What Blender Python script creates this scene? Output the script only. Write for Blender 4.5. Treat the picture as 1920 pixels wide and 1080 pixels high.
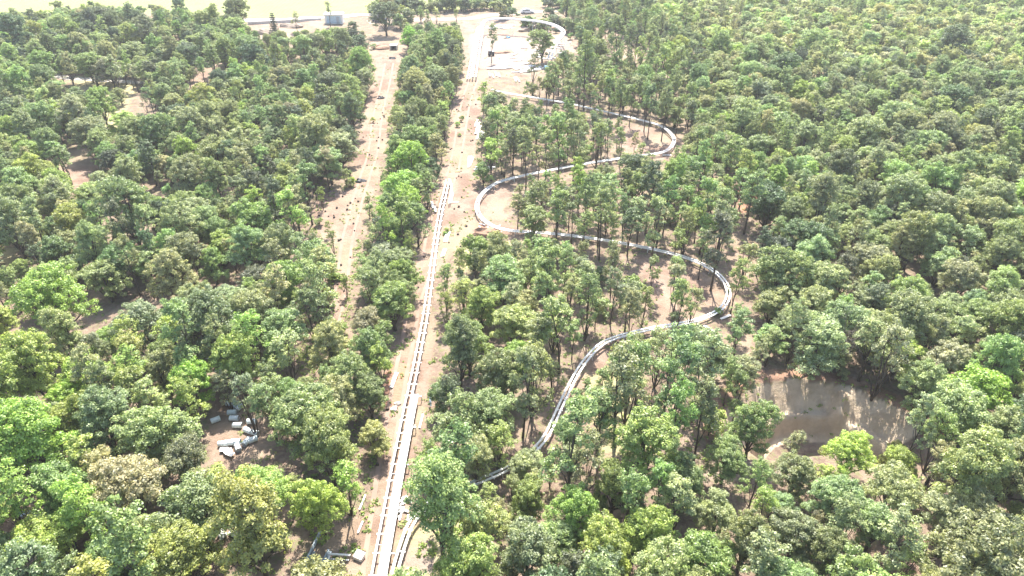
import bpy, math, random
import numpy as np
from mathutils import Vector, Matrix

R = math.radians
scene = bpy.context.scene
for o in list(bpy.data.objects):
    bpy.data.objects.remove(o, do_unlink=True)
COL = scene.collection

# ------------------------------------------------------------------ camera
CAM_H, PITCH, F, W0, H0 = 48.0, R(33.0), 1297.0, 1920.0, 1080.0
cd = bpy.data.cameras.new("camera"); cam = bpy.data.objects.new("camera", cd); COL.objects.link(cam)
cam.location = (0, 0, CAM_H); cam.rotation_euler = (R(90) - PITCH, 0, 0)
cd.sensor_width = 36; cd.lens = 36 * F / W0; cd.clip_start = .5; cd.clip_end = 9000
scene.camera = cam
scene.render.resolution_x = 1024; scene.render.resolution_y = 576

# ------------------------------------------------------------------ light
SUN_EL, SUN_AZ = R(56), R(4)
w = bpy.data.worlds.new("World"); scene.world = w; w.use_nodes = True
nt = w.node_tree; nt.nodes.clear()
sky = nt.nodes.new('ShaderNodeTexSky'); sky.sky_type = 'NISHITA'; sky.sun_disc = False
sky.sun_elevation = SUN_EL; sky.sun_rotation = SUN_AZ; sky.dust_density = 2.0; sky.air_density = 1.0
bg = nt.nodes.new('ShaderNodeBackground'); bg.inputs[1].default_value = 0.14
wo = nt.nodes.new('ShaderNodeOutputWorld')
nt.links.new(sky.outputs[0], bg.inputs[0]); nt.links.new(bg.outputs[0], wo.inputs[0])
sd = bpy.data.lights.new("sun", 'SUN'); sd.energy = 5.0; sd.angle = R(0.5); sd.color = (1.0, .94, .83)
so = bpy.data.objects.new("sun", sd); COL.objects.link(so)
S = Vector((math.sin(SUN_AZ) * math.cos(SUN_EL), math.cos(SUN_AZ) * math.cos(SUN_EL), math.sin(SUN_EL)))
so.rotation_euler = S.to_track_quat('Z', 'Y').to_euler(); so.location = S * 300
scene.view_settings.view_transform = 'Standard'; scene.view_settings.look = 'None'
scene.view_settings.gamma = 1; scene.view_settings.exposure = 1.42
scene.cycles.max_bounces = 5; scene.cycles.diffuse_bounces = 3; scene.cycles.glossy_bounces = 1
scene.cycles.transmission_bounces = 3; scene.cycles.volume_bounces = 0; scene.cycles.transparent_max_bounces = 4
scene.cycles.volume_max_steps = 64; scene.cycles.caustics_reflective = False; scene.cycles.caustics_refractive = False

rnd = random.Random(7)

# ------------------------------------------------------------------ terrain height and pixel <-> ground
PIT = (30.3, 45.8, 10.6)
def sstep(a, b, x):
    t = np.clip((x - a) / (b - a), 0, 1); return t * t * (3 - 2 * t)
def height(x, y):
    x = np.asarray(x, float); y = np.asarray(y, float)
    z = .22 * np.sin(x * .11 + 1.3) * np.sin(y * .09) + .12 * np.sin(x * .31 + y * .23) + .07 * np.sin(x * .7 - y * .53 + 2)
    z = z + .035 * np.sin(x * 2.1 + 1.7 * np.sin(y * .9)) * np.sin(y * 1.9 + 1.3 * np.sin(x * 1.1))
    dx, dy = x - PIT[0], y - PIT[1]
    a = np.arctan2(dy, dx); r = np.hypot(dx, dy) + .15 * np.sin(x * 1.3) + .035 * np.sin(a * 37) + .05 * np.sin(a * 23 + 1) * np.sin(a * 7)
    zp = 1 - sstep(11.6, 10.4, r)
    z = z * (.15 + .85 * zp)
    prof = 2.7 * np.clip((PIT[2] - r) / 2.5, 0, 1) - .3 * sstep(8.05, 7.9, r) * sstep(7.3, 7.5, r) + 1.9 * sstep(7.3, 6.7, r)
    side = sstep(-1.9, -.9, np.abs(a - 1.6) * -1 )  # closed towards the back, open towards the front
    side = 1 - sstep(1.15, 1.95, np.abs(np.angle(np.exp(1j * (a - 1.45)))))
    ridge = 1.6 * np.exp(-((a - 1.12) / .075) ** 2) * sstep(6.0, 8.0, r) * sstep(10.4, 9.0, r)
    z = z - prof * side + ridge
    # a little bank of loose red soil outside the hairpin
    return z
def P(u, v, z=0.0):
    """ground point that a pixel of the 1920x1080 picture looks at, at height z above the terrain"""
    xc, yc = (u - 960) / F, -(v - 540) / F
    d = (xc, math.cos(PITCH) + yc * math.sin(PITCH), -math.sin(PITCH) + yc * math.cos(PITCH))
    h = z
    for _ in range(4):
        t = (h - CAM_H) / d[2]
        h = float(height(d[0] * t, d[1] * t)) + z
    return Vector((d[0] * t, d[1] * t, h))
def proj(x, y, z):
    depth = y * math.cos(PITCH) + (CAM_H - z) * math.sin(PITCH)
    upc = y * math.sin(PITCH) - (CAM_H - z) * math.cos(PITCH)
    return 960 + F * x / depth, 540 - F * upc / depth, depth
def inpoly(u, v, poly):
    u = np.asarray(u, float); v = np.asarray(v, float); c = np.zeros(u.shape, bool)
    n = len(poly)
    for i in range(n):
        x1, y1 = poly[i]; x2, y2 = poly[(i + 1) % n]
        if y1 == y2: continue
        cond = ((y1 > v) != (y2 > v)) & (u < (x2 - x1) * (v - y1) / (y2 - y1) + x1)
        c ^= cond
    return c

# outlines (1920x1080 pixel plan) of cleared ground; they are laid out on the terrain
BARE = [
 [(868,35),(905,28),(1000,30),(1062,42),(1078,70),(1092,98),(1040,100),(1030,130),(1000,142),(960,150),(905,148),(900,200),(896,250),(888,300),(888,340),
  (888,430),(862,470),(838,490),(816,520),(808,560),(816,600),(816,640),(806,700),(798,760),(794,800),(780,850),(772,900),(790,960),(830,1000),(860,1080),(690,1080),
  (698,990),(702,900),(712,850),(718,790),(728,720),(740,680),(745,640),(762,590),(782,560),(784,480),(798,440),(806,380),(822,340),(836,290),(840,240),(848,210),(864,150),(872,120)],
 [(655,88),(700,74),(768,66),(762,92),(744,130),(736,175),(730,210),(724,270),(712,320),(700,370),(684,400),(678,440),(662,470),(656,520),(648,560),(638,610),(620,650),(600,700),(590,700),(612,620),(622,560),(630,500),(612,460),(590,430),(585,395),(602,360),(650,360),(664,290),(686,200),(704,150),(704,108)],
 [(465,48),(490,38),(600,38),(620,56),(570,60),(520,78),(480,80),(462,62)],
 [(90,292),(150,275),(190,300),(182,335),(140,348),(100,312)],
 [(375,125),(425,103),(430,118),(405,132),(378,160),(345,168)],
 [(1098,45),(1130,38),(1165,72),(1200,88),(1225,95),(1215,112),(1160,112),(1130,78)],
 [(905,352),(955,342),(955,365),(945,400),(960,428),(1010,438),(960,450),(905,436),(884,410),(884,370)],
 [(1140,232),(1240,243),(1280,250),(1282,290),(1240,300),(1180,292),(1150,262)],
 [(1190,480),(1290,492),(1350,530),(1380,555),(1365,590),(1300,612),(1240,610),(1230,570)],
 [(1375,610),(1412,578),(1420,620),(1405,665),(1380,655)],
 [(1370,440),(1430,452),(1450,470),(1405,520),(1372,520)],
 [(1090,680),(1130,650),(1150,660),(1120,720),(1090,770),(1050,810),(1020,820),(1045,760)],
 [(395,742),(490,742),(500,850),(440,880),(395,860)],
 [(0,430),(35,435),(28,500),(0,520)],
 [(0,920),(40,930),(90,985),(60,1000),(0,1010)],
 [(1620,1030),(1700,1000),(1770,1010),(1790,1080),(1640,1080)],
 [(0,735),(40,745),(50,775),(0,800)],
 [(570,1010),(690,960),(700,1080),(560,1080)],
]
RED = [[(884,412),(930,432),(950,446),(905,440)], [(720,690),(770,680),(760,760),(722,770)], [(1380,355),(1440,360),(1440,400),(1385,400)],
       [(900,80),(980,85),(975,112),(905,118)], [(370,455),(450,460),(480,470),(400,475)]]
GRASSY = [[(0,440),(30,445),(25,500),(0,510)], [(130,140),(260,155),(210,250),(160,260)], [(860,460),(1000,450),(1000,500),(860,510)], [(750,1000),(880,960),(880,1080),(770,1080)],
          [(1650,90),(1760,110),(1740,150),(1650,120)], [(1240,-60),(2300,-60),(2300,165),(1650,150),(1400,115),(1260,60)], [(1100,700),(1180,700),(1200,860),(1120,850)]]
WHITE = [[(880,62),(960,68),(1060,66),(1080,95),(1000,120),(900,130),(878,100)], [(470,62),(540,62),(510,80),(470,78)], [(1310,880),(1400,865),(1500,875),(1480,895),(1400,900),(1310,905)], [(750,1020),(800,1000),(830,1080),(740,1080)]]
FIELD = [[(-4000,-5000),(6000,-5000),(6000,-60),(1270,-6),(1060,6),(900,14),(720,26),(480,33),(400,27),(250,24),(240,17),(140,17),(90,28),(-4000,42)]]
PITPOLY = [(1372,790),(1390,742),(1430,714),(1500,704),(1570,716),(1620,744),(1625,768),(1690,785),(1712,825),(1660,842),(1560,845),(1470,845),(1390,845)]
SPARSE = [
 [(890,170),(1240,235),(1290,250),(1290,300),(1240,300),(940,345),(895,340)],
 [(960,340),(1290,290),(1400,360),(1460,440),(1440,540),(1420,680),(1380,720),(1250,720),(1120,760),(1000,830),(1000,620),(1040,480),(960,440)],
 [(1050,40),(1300,50),(1300,240),(1200,220),(1000,170)],
 [(560,360),(690,370),(640,720),(560,720),(560,500)],
 [(1000,760),(1400,720),(1400,860),(1300,940),(1150,900)],
]
SCRUB = [[(1130,-200),(2400,-200),(2400,190),(1900,165),(1650,160),(1400,125),(1240,75)], [(-400,30),(120,30),(60,60),(-400,120)]]

# ------------------------------------------------------------------ materials
def new_mat(name):
    m = bpy.data.materials.new(name); m.use_nodes = True; m.node_tree.nodes.clear(); return m, m.node_tree
def N(nt, t, **kw):
    n = nt.nodes.new(t)
    for k, v in kw.items():
        if k.startswith('i_'):
            n.inputs[int(k[2:])].default_value = v
        else: setattr(n, k, v)
    return n
def ramp(nt, src, stops):
    n = nt.nodes.new('ShaderNodeValToRGB'); e = n.color_ramp.elements
    while len(e) < len(stops): e.new(.5)
    for i, (p, c) in enumerate(stops):
        e[i].position = p; e[i].color = (*c, 1) if len(c) == 3 else c
    nt.links.new(src, n.inputs[0]); return n.outputs[0]
def mixc(nt, f, a, b, mode='MIX'):
    n = nt.nodes.new('ShaderNodeMix'); n.data_type = 'RGBA'; n.blend_type = mode
    for s, i in ((f, 0), (a, 6), (b, 7)):
        if hasattr(s, 'links') or isinstance(s, bpy.types.NodeSocket): nt.links.new(s, n.inputs[i])
        else: n.inputs[i].default_value = s if i == 0 else (*s, 1)
    return n.outputs[2]
def mth(nt, op, a, b=None, clamp=False):
    n = nt.nodes.new('ShaderNodeMath'); n.operation = op; n.use_clamp = clamp
    for s, i in ((a, 0), (b, 1)):
        if s is None: continue
        if isinstance(s, bpy.types.NodeSocket): nt.links.new(s, n.inputs[i])
        else: n.inputs[i].default_value = s
    return n.outputs[0]
def noise(nt, vec, scale, detail=4, rough=.55):
    n = nt.nodes.new('ShaderNodeTexNoise'); n.inputs['Scale'].default_value = scale
    n.inputs['Detail'].default_value = detail; n.inputs['Roughness'].default_value = rough
    if vec is not None: nt.links.new(vec, n.inputs['Vector'])
    return n.outputs[0]

def simple(name, col, rough=.6, metal=0.0, var=.15, scale=3.0, col2=None):
    m, nt = new_mat(name)
    b = N(nt, 'ShaderNodeBsdfPrincipled'); o = N(nt, 'ShaderNodeOutputMaterial')
    tc = N(nt, 'ShaderNodeTexCoord')
    c2 = col2 or tuple(c * (1 - var * 2) for c in col)
    n1 = noise(nt, tc.outputs['Object'], scale, 5)
    c = mixc(nt, ramp(nt, n1, [(.35, (0, 0, 0)), (.7, (1, 1, 1))]), col, c2)
    nt.links.new(c, b.inputs['Base Color']); b.inputs['Roughness'].default_value = rough; b.inputs['Metallic'].default_value = metal
    nt.links.new(b.outputs[0], o.inputs[0]); return m

def ground_material():
    m, nt = new_mat('forest_soil')
    b = N(nt, 'ShaderNodeBsdfPrincipled'); o = N(nt, 'ShaderNodeOutputMaterial')
    b.inputs['Roughness'].default_value = .95; b.inputs['Specular IOR Level'].default_value = .15
    geo = N(nt, 'ShaderNodeNewGeometry'); pos = geo.outputs['Position']
    a1 = N(nt, 'ShaderNodeAttribute', attribute_name='zone'); s = N(nt, 'ShaderNodeSeparateColor'); nt.links.new(a1.outputs['Color'], s.inputs[0])
    a2 = N(nt, 'ShaderNodeAttribute', attribute_name='zone2'); s2 = N(nt, 'ShaderNodeSeparateColor'); nt.links.new(a2.outputs['Color'], s2.inputs[0])
    nb, nm, nf, ns = noise(nt, pos, .08, 3), noise(nt, pos, .45, 5, .62), noise(nt, pos, 2.6, 6, .7), noise(nt, pos, 9, 3, .7)
    def edge(f, src, wd=.35):   # ragged border: zone weight pushed around by noise
        t = mth(nt, 'ADD', f, mth(nt, 'MULTIPLY', mth(nt, 'SUBTRACT', src, .5), 1.1))
        return ramp(nt, t, [(.5 - wd / 2, (0, 0, 0)), (.5 + wd / 2, (1, 1, 1))])
    litter = mixc(nt, ramp(nt, nm, [(.38, (0, 0, 0)), (.62, (1, 1, 1))]), (.17, .12, .095), (.28, .21, .165))
    litter = mixc(nt, ramp(nt, nf, [(.45, (0, 0, 0)), (.68, (.8, .8, .8))]), litter, (.34, .28, .21))
    gsp = mth(nt, 'MULTIPLY', ramp(nt, noise(nt, pos, 1.3, 5, .7), [(.52, (0, 0, 0)), (.6, (1, 1, 1))]), .55)
    litter = mixc(nt, gsp, litter, (.16, .19, .07))
    dirt = mixc(nt, ramp(nt, nm, [(.3, (0, 0, 0)), (.7, (1, 1, 1))]), (.225, .155, .12), (.34, .25, .195))
    dirt = mixc(nt, ramp(nt, nf, [(.35, (0, 0, 0)), (.75, (.8, .8, .8))]), dirt, (.38, .285, .235))
    dirt = mixc(nt, ramp(nt, noise(nt, pos, .22, 5, .65), [(.4, (.75, .75, .75)), (.56, (0, 0, 0))]), dirt, (.19, .125, .095))
    dirt = mixc(nt, ramp(nt, ns, [(.58, (0, 0, 0)), (.68, (.7, .7, .7))]), dirt, (.24, .17, .12))
    dirt = mixc(nt, ramp(nt, nb, [(.45, (0, 0, 0)), (.65, (.6, .6, .6))]), dirt, (.33, .28, .19))
    red = mixc(nt, nf, (.30, .15, .10), (.46, .28, .20))
    grass = mixc(nt, nf, (.30, .28, .14), (.46, .40, .25))
    chalk = mixc(nt, nf, (.27, .205, .165), (.37, .30, .25))
    wv = N(nt, 'ShaderNodeTexWave', wave_type='BANDS', bands_direction='X'); wv.inputs['Scale'].default_value = .22; wv.inputs['Distortion'].default_value = 1.5
    nt.links.new(pos, wv.inputs['Vector'])
    field = mixc(nt, mth(nt, 'MULTIPLY', wv.outputs[1], .5), (.27, .30, .12), (.33, .36, .16))
    field = mixc(nt, ramp(nt, noise(nt, pos, .03, 4), [(.4, (0, 0, 0)), (.6, (.7, .7, .7))]), field, (.29, .33, .14))
    c = mixc(nt, edge(s.outputs[0], nm), litter, dirt)
    c = mixc(nt, edge(s2.outputs[1], nf, .7), c, grass)
    c = mixc(nt, edge(s2.outputs[0], nm), c, red)
    c = mixc(nt, edge(s.outputs[2], nm, .5), c, chalk)
    c = mixc(nt, s.outputs[1], c, field)
    bank = mixc(nt, ramp(nt, nm, [(.4, (0, 0, 0)), (.6, (1, 1, 1))]), (.68, .55, .41), (.54, .42, .30))
    c = mixc(nt, s2.outputs[2], c, bank)
    nt.links.new(c, b.inputs['Base Color'])
    bp = N(nt, 'ShaderNodeBump'); bp.inputs['Strength'].default_value = .9; bp.inputs['Distance'].default_value = .18
    nt.links.new(mth(nt, 'ADD', nf, mth(nt, 'MULTIPLY', ns, .3)), bp.inputs['Height']); nt.links.new(bp.outputs[0], b.inputs['Normal'])
    nt.links.new(b.outputs[0], o.inputs[0]); return m

def leaf_material(name='oak_leaves'):
    m, nt = new_mat(name)
    oi = N(nt, 'ShaderNodeObjectInfo'); geo = N(nt, 'ShaderNodeNewGeometry'); o = N(nt, 'ShaderNodeOutputMaterial')
    ti = N(nt, 'ShaderNodeAttribute', attribute_name='tint', attribute_type='INSTANCER')
    base = mixc(nt, 1.0, oi.outputs['Color'], ti.outputs['Color'], 'ADD')
    rv = ramp(nt, oi.outputs['Random'], [(0, (.78, .80, .84)), (.35, (1.0, 1.0, .9)), (.7, (1.12, 1.1, 1.1)), (1, (1.0, 1.1, .78))])
    c = mixc(nt, 1.0, base, rv, 'MULTIPLY')
    lv = ramp(nt, geo.outputs['Random Per Island'], [(0, (.6, .66, .62)), (.5, (1, 1, 1)), (1, (1.35, 1.32, 1.22))])
    c = mixc(nt, 1.0, c, lv, 'MULTIPLY')
    tf = noise(nt, geo.outputs['Position'], 1.5, 2)
    c = mixc(nt, 1.0, c, ramp(nt, tf, [(.36, (.74, .77, .78)), (.5, (1, 1, 1)), (.64, (1.25, 1.22, 1.12))]), 'MULTIPLY')
    nn = noise(nt, geo.outputs['Position'], .5, 2)
    c = mixc(nt, ramp(nt, nn, [(.4, (0, 0, 0)), (.65, (.45, .45, .45))]), c, mixc(nt, 1.0, c, (1.10, 1.12, .85), 'MULTIPLY'))
    d = N(nt, 'ShaderNodeBsdfDiffuse'); t = N(nt, 'ShaderNodeBsdfTranslucent'); g = N(nt, 'ShaderNodeBsdfGlossy'); g.inputs['Roughness'].default_value = .5
    g.inputs['Color'].default_value = (.85, .88, .9, 1)
    nt.links.new(c, d.inputs[0]); nt.links.new(mixc(nt, 1.0, c, (1.15, 1.25, .75), 'MULTIPLY'), t.inputs[0])
    m1 = N(nt, 'ShaderNodeMixShader', i_0=.33); nt.links.new(d.outputs[0], m1.inputs[1]); nt.links.new(t.outputs[0], m1.inputs[2])
    m2 = N(nt, 'ShaderNodeMixShader', i_0=.05); nt.links.new(m1.outputs[0], m2.inputs[1]); nt.links.new(g.outputs[0], m2.inputs[2])
    nt.links.new(m2.outputs[0], o.inputs[0]); return m

M_GROUND = ground_material()
M_LEAF = leaf_material()
M_BARK = simple('bark', (.10, .08, .065), .95, 0, .25, 4)
M_DEAD = simple('dead_wood', (.24, .21, .18), .95, 0, .2, 4)
M_WHITE = simple('galvanised_steel', (.86, .86, .84), .45, 0.0, .05, 2)
M_STEEL = simple('dull_steel', (.5, .53, .56), .4, .3, .12, 3)
M_PLATE = simple('white_cover_sheet', (.9, .9, .88), .5, 0, .03, 1)
M_DARKST = simple('rusty_steel', (.16, .12, .10), .7, .3, .2, 4)
M_DRUM = simple('pale_drum_plastic', (.80, .87, .90), .5, 0, .08, 3)
M_BLUE = simple('pale_blue_sheet', (.55, .72, .84), .5, 0, .12, 2)
M_BLUEP = simple('blue_plastic', (.10, .36, .55), .5, 0, .1, 2)
M_BLUEST = simple('bluish_steel', (.42, .50, .58), .4, .3, .1, 3)
M_CONC = simple('pale_concrete', (.66, .64, .60), .9, 0, .08, 1)
M_ROAD = simple('gravel_road_chippings', (.50, .46, .40), .95, 0, .08, .6)
M_TRACKDIRT = simple('dusty_track_earth', (.36, .285, .225), .95, 0, .1, .5)
M_STONE = simple('pale_stone', (.68, .64, .58), .9, 0, .12, 2)
M_RED = simple('red_earth', (.42, .26, .18), .95, 0, .15, 1.5)
M_TYRE = simple('tyre_rubber', (.02, .02, .02), .8)
M_CARW = simple('white_car_paint', (.82, .83, .84), .25, 0, .01)
M_CARB = simple('navy_car_paint', (.015, .025, .10), .25, 0, .01)
M_GLASS = simple('dark_glass', (.03, .04, .05), .1, 0, .05)
M_WOODCUT = simple('cut_wood', (.32, .23, .15), .9, 0, .2, 5)
M_BLACK = simple('dark_machine_and_shade', (.04, .045, .06), .6, 0, .2, 5)
M_LAMP = simple('lamp_lens', (.75, .75, .72), .2, 0, .02)

# ------------------------------------------------------------------ mesh helpers
class MB:
    def __init__(s): s.v = []; s.f = []; s.m = []; s.mi = 0
    def box(s, c, sx, sy, sz, mat=None):
        n = len(s.v)
        for k in ((-1,-1,-1),(1,-1,-1),(1,1,-1),(-1,1,-1),(-1,-1,1),(1,-1,1),(1,1,1),(-1,1,1)):
            p = Vector((k[0]*sx/2, k[1]*sy/2, k[2]*sz/2))
            if mat: p = mat @ p
            s.v.append((c[0]+p[0], c[1]+p[1], c[2]+p[2]))
        for q in ((0,3,2,1),(4,5,6,7),(0,1,5,4),(1,2,6,5),(2,3,7,6),(3,0,4,7)): s.f.append(tuple(n+i for i in q)); s.m.append(s.mi)
    def tube(s, pts, rad, seg=6, cap=True):
        pts = [Vector(p) for p in pts]
        if not hasattr(rad, '__len__'): rad = [rad] * len(pts)
        base = len(s.v); up = None
        for i, p in enumerate(pts):
            t = (pts[min(i+1, len(pts)-1)] - pts[max(i-1, 0)]).normalized()
            if up is None:
                up = t.orthogonal().normalized()
            up = (up - t * up.dot(t)).normalized(); b = t.cross(up)
            for k in range(seg):
                a = 2 * math.pi * k / seg; q = p + (up * math.cos(a) + b * math.sin(a)) * rad[i]
                s.v.append(tuple(q))
        for i in range(len(pts) - 1):
            for k in range(seg):
                a, b_ = base + i*seg + k, base + i*seg + (k+1) % seg
                s.f.append((a, b_, b_ + seg, a + seg)); s.m.append(s.mi)
        if cap:
            s.f.append(tuple(base + k for k in range(seg))[::-1]); s.m.append(s.mi)
            s.f.append(tuple(base + (len(pts)-1)*seg + k for k in range(seg))); s.m.append(s.mi)
    def sweep(s, pts, lat, w, h, zo):
        """flat bar following a path, lat = sideways offset"""
        base = len(s.v); n = len(pts)
        for i, p in enumerate(pts):
            t = pts[min(i+1, n-1)] - pts[max(i-1, 0)]; t = Vector((t[0], t[1], 0)).normalized(); r = Vector((t[1], -t[0], 0))
            for a, b in ((-w/2, 0), (w/2, 0), (w/2, h), (-w/2, h)):
                q = Vector(p) + r * (lat + a); s.v.append((q[0], q[1], p[2] + zo + b))
        for i in range(n - 1):
            for k in range(4):
                a, b = base + i*4 + k, base + i*4 + (k+1) % 4
                s.f.append((a, b, b+4, a+4)); s.m.append(s.mi)
        s.f.append((base+3, base+2, base+1, base)); s.m.append(s.mi)
        e = base + (n-1)*4; s.f.append((e, e+1, e+2, e+3)); s.m.append(s.mi)
    def mesh(s, name, mat, smooth=False):
        me = bpy.data.meshes.new(name); me.from_pydata(s.v, [], s.f)
        me.materials.append(mat)
        if smooth: me.polygons.foreach_set('use_smooth', [True] * len(me.polygons))
        me.update(); return me
    def obj(s, name, mat, parent=None, loc=None, smooth=False):
        return link(name, s.mesh(name, mat, smooth), parent, loc)
def link(name, me, parent=None, loc=None):
    o = bpy.data.objects.new(name, me); COL.objects.link(o)
    if parent: o.parent = parent
    if loc is not None: o.location = loc
    return o
def tag(o, label=None, cat=None, group=None, kind=None):
    for k, v in (('label', label), ('category', cat), ('group', group), ('kind', kind)):
        if v: o[k] = v
    return o
def empty(name, loc, rz=0, s=1):
    o = bpy.data.objects.new(name, None); COL.objects.link(o); o.location = loc; o.rotation_euler = (0, 0, rz)
    o.scale = (s, s, s); o.empty_display_size = .3; return o
def copy_tree(src, kids):
    r = src.copy(); COL.objects.link(r)
    out = []
    for ch in kids:
        c = ch.copy(); COL.objects.link(c); c.parent = r; out.append(c)
    return r, out
def blob_mesh(name, mat, rx, ry, rz, seed, rough=.25, n=2):
    rg = random.Random(seed); mb = MB(); seg, rings = 14, 8
    ph = [rg.uniform(0, 6.28) for _ in range(6)]
    mb.v.append((0, 0, rz))
    for i in range(1, rings):
        t = math.pi * i / rings
        for k in range(seg):
            a = 2 * math.pi * k / seg
            f = 1 + rough * (math.sin(2*a + ph[0] + 3*t) * .5 + math.sin(3*a + ph[1]) * .3 + math.sin(5*a + 4*t + ph[2]) * .2) + rg.uniform(-.08, .08) * rough * 3
            mb.v.append((math.sin(t)*math.cos(a)*rx*f, math.sin(t)*math.sin(a)*ry*f, math.cos(t)*rz*f))
    mb.v.append((0, 0, -rz)); L = len(mb.v) - 1
    for k in range(seg):
        mb.f.append((0, 1+k, 1+(k+1) % seg)); mb.f.append((L, L-seg+(k+1) % seg, L-seg+k))
    for i in range(rings-2):
        for k in range(seg):
            a = 1+i*seg+k; b = 1+i*seg+(k+1) % seg; mb.f.append((a, a+seg, b+seg, b))
    return mb.mesh(name, mat, False)

# ------------------------------------------------------------------ ground sheet
def axis(segs):
    out = []
    for a, b, st in segs:
        n = max(1, int(round((b - a) / st))); out += [a + (b - a) * i / n for i in range(n)]
    return out
ys = axis([(-60, 16, 6), (16, 36, 1), (36, 64, .3), (64, 112, .5), (112, 290, 1.0), (290, 400, 6), (400, 1000, 60), (1000, 7000, 500)]) + [7000]
xp = axis([(0, 16, .5), (16, 44, .3), (44, 64, .5), (64, 190, 1.3), (190, 400, 15), (400, 5000, 400)]) + [5000]
xn = axis([(0, 64, .5), (64, 190, 1.3), (190, 400, 15), (400, 5000, 400)]) + [5000]
xs = [-a for a in xn[:0:-1]] + xp
XX, YY = np.meshgrid(np.array(xs), np.array(ys)); ZZ = height(XX, YY)
ny, nx = XX.shape
me = bpy.data.meshes.new('ground')
co = np.stack([XX, YY, ZZ], -1).reshape(-1, 3)
idx = np.arange(ny * nx).reshape(ny, nx)
q = np.stack([idx[:-1, :-1], idx[:-1, 1:], idx[1:, 1:], idx[1:, :-1]], -1).reshape(-1, 4)
me.vertices.add(len(co)); me.vertices.foreach_set('co', co.ravel())
me.loops.add(q.size); me.loops.foreach_set('vertex_index', q.ravel())
me.polygons.add(len(q)); me.polygons.foreach_set('loop_start', np.arange(0, q.size, 4)); me.polygons.foreach_set('loop_total', np.full(len(q), 4))
me.update(calc_edges=True); me.polygons.foreach_set('use_smooth', [True] * len(q))
front = YY.ravel() > 2
rs = np.random.RandomState(3)
def zone(polys, jit=.35, rep=4, z=None):
    x, y, zz = co[:, 0], co[:, 1], (co[:, 2] if z is None else z)
    acc = np.zeros(len(co))
    for _ in range(rep):
        u, v, d = proj(x + rs.normal(0, jit, len(co)), np.maximum(y + rs.normal(0, jit, len(co)), 2.5), zz)
        m = np.zeros(len(co), bool)
        for p in polys:
            pa = np.array(p); bb = np.nonzero((u > pa[:, 0].min()) & (u < pa[:, 0].max()) & (v > pa[:, 1].min()) & (v < pa[:, 1].max()))[0]
            if len(bb): m[bb] |= inpoly(u[bb], v[bb], p)
        acc += m
    return acc / rep * front
hz = height(co[:, 0], co[:, 1])
zf = zone(FIELD, .3); far_ = (co[:, 1] > 262) & (np.abs(co[:, 0]) < 9000) ; zf = np.where(far_ & (co[:, 0] < 20 + .0 * co[:, 1]), 1, zf)
z0 = hz * 0
r_p = np.hypot(co[:, 0] - PIT[0], co[:, 1] - PIT[1])
zbank = ((r_p < PIT[2] - .15) & (r_p > 5.9) & (co[:, 1] > PIT[1] + 3.0)) * 1.0
zred = np.maximum(zone(RED, .4), ((r_p < PIT[2] + 1.6) & (r_p >= PIT[2] - .15) & (co[:, 1] > PIT[1] + 1)) * .5)
zones = {'zone': (zone(BARE), zf, zone(WHITE, .6)), 'zone2': (zred, zone(GRASSY, .7), zbank)}
for k, (a, b, c) in zones.items():
    at = me.color_attributes.new(k, 'FLOAT_COLOR', 'POINT')
    at.data.foreach_set('color', np.stack([a, b, c, np.ones(len(co))], -1).astype(np.float32).ravel())
me.materials.append(M_GROUND)
tag(link('ground', me), 'undulating dry forest floor with pinkish cleared earth', 'ground', kind='structure')

# ------------------------------------------------------------------ paths
def smooth_path(pts, step=.6):
    pts = [Vector(p) for p in pts]; e = [pts[0]*2 - pts[1]] + pts + [pts[-1]*2 - pts[-2]]; raw = []
    for i in range(1, len(e) - 2):
        p0, p1, p2, p3 = e[i-1:i+3]; n = max(4, int((p2-p1).length / .3))
        for k in range(n):
            t = k / n
            raw.append(.5 * ((2*p1) + (p2-p0)*t + (2*p0-5*p1+4*p2-p3)*t*t + (3*p1-p0-3*p2+p3)*t**3))
    raw.append(pts[-1]); out = [raw[0]]; acc = 0
    for a, b in zip(raw, raw[1:]):
        acc += (b - a).length
        if acc >= step: out.append(b); acc = 0
    return out
def strip(name, pix, w, mat, label, cat, z=.05, kind='structure'):
    pts = smooth_path([P(u, v) for u, v in pix], 1.0); mb = MB(); n = len(pts)
    rg = random.Random(len(name)); K = 6
    for i, p in enumerate(pts):
        t = pts[min(i+1, n-1)] - pts[max(i-1, 0)]; t = Vector((t[0], t[1], 0)).normalized(); r = Vector((t[1], -t[0], 0))
        ww = w * rg.uniform(.92, 1.08)
        for k in range(K + 1):
            q = p + r * (k / K - .5) * ww; mb.v.append((q[0], q[1], float(height(q[0], q[1])) + z))
    for i in range(n-1):
        for k in range(K):
            a = i*(K+1)+k; mb.f.append((a, a+1, a+K+2, a+K+1))
    return tag(mb.obj(name, mat, smooth=True), label, cat, kind=kind)
strip('gravel_road', [(440, 40), (480, 38), (560, 35), (640, 31), (700, 27), (760, 27)], 4.2, M_ROAD, 'pale gravel road along the field edge', 'road', .08)
strip('dirt_road', [(690, 42), (760, 38), (830, 36), (890, 33), (930, 28), (985, 25), (1060, 20), (1150, 12), (1250, 4), (1400, -8)], 4.6, M_TRACKDIRT, 'dusty earth road above the building yard', 'road', .07)
strip('gravel_path', [(90, 140), (130, 147), (180, 150), (230, 153), (280, 155)], 2.2, M_ROAD, 'narrow white gravel path between the trees', 'path', .06)
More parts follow.
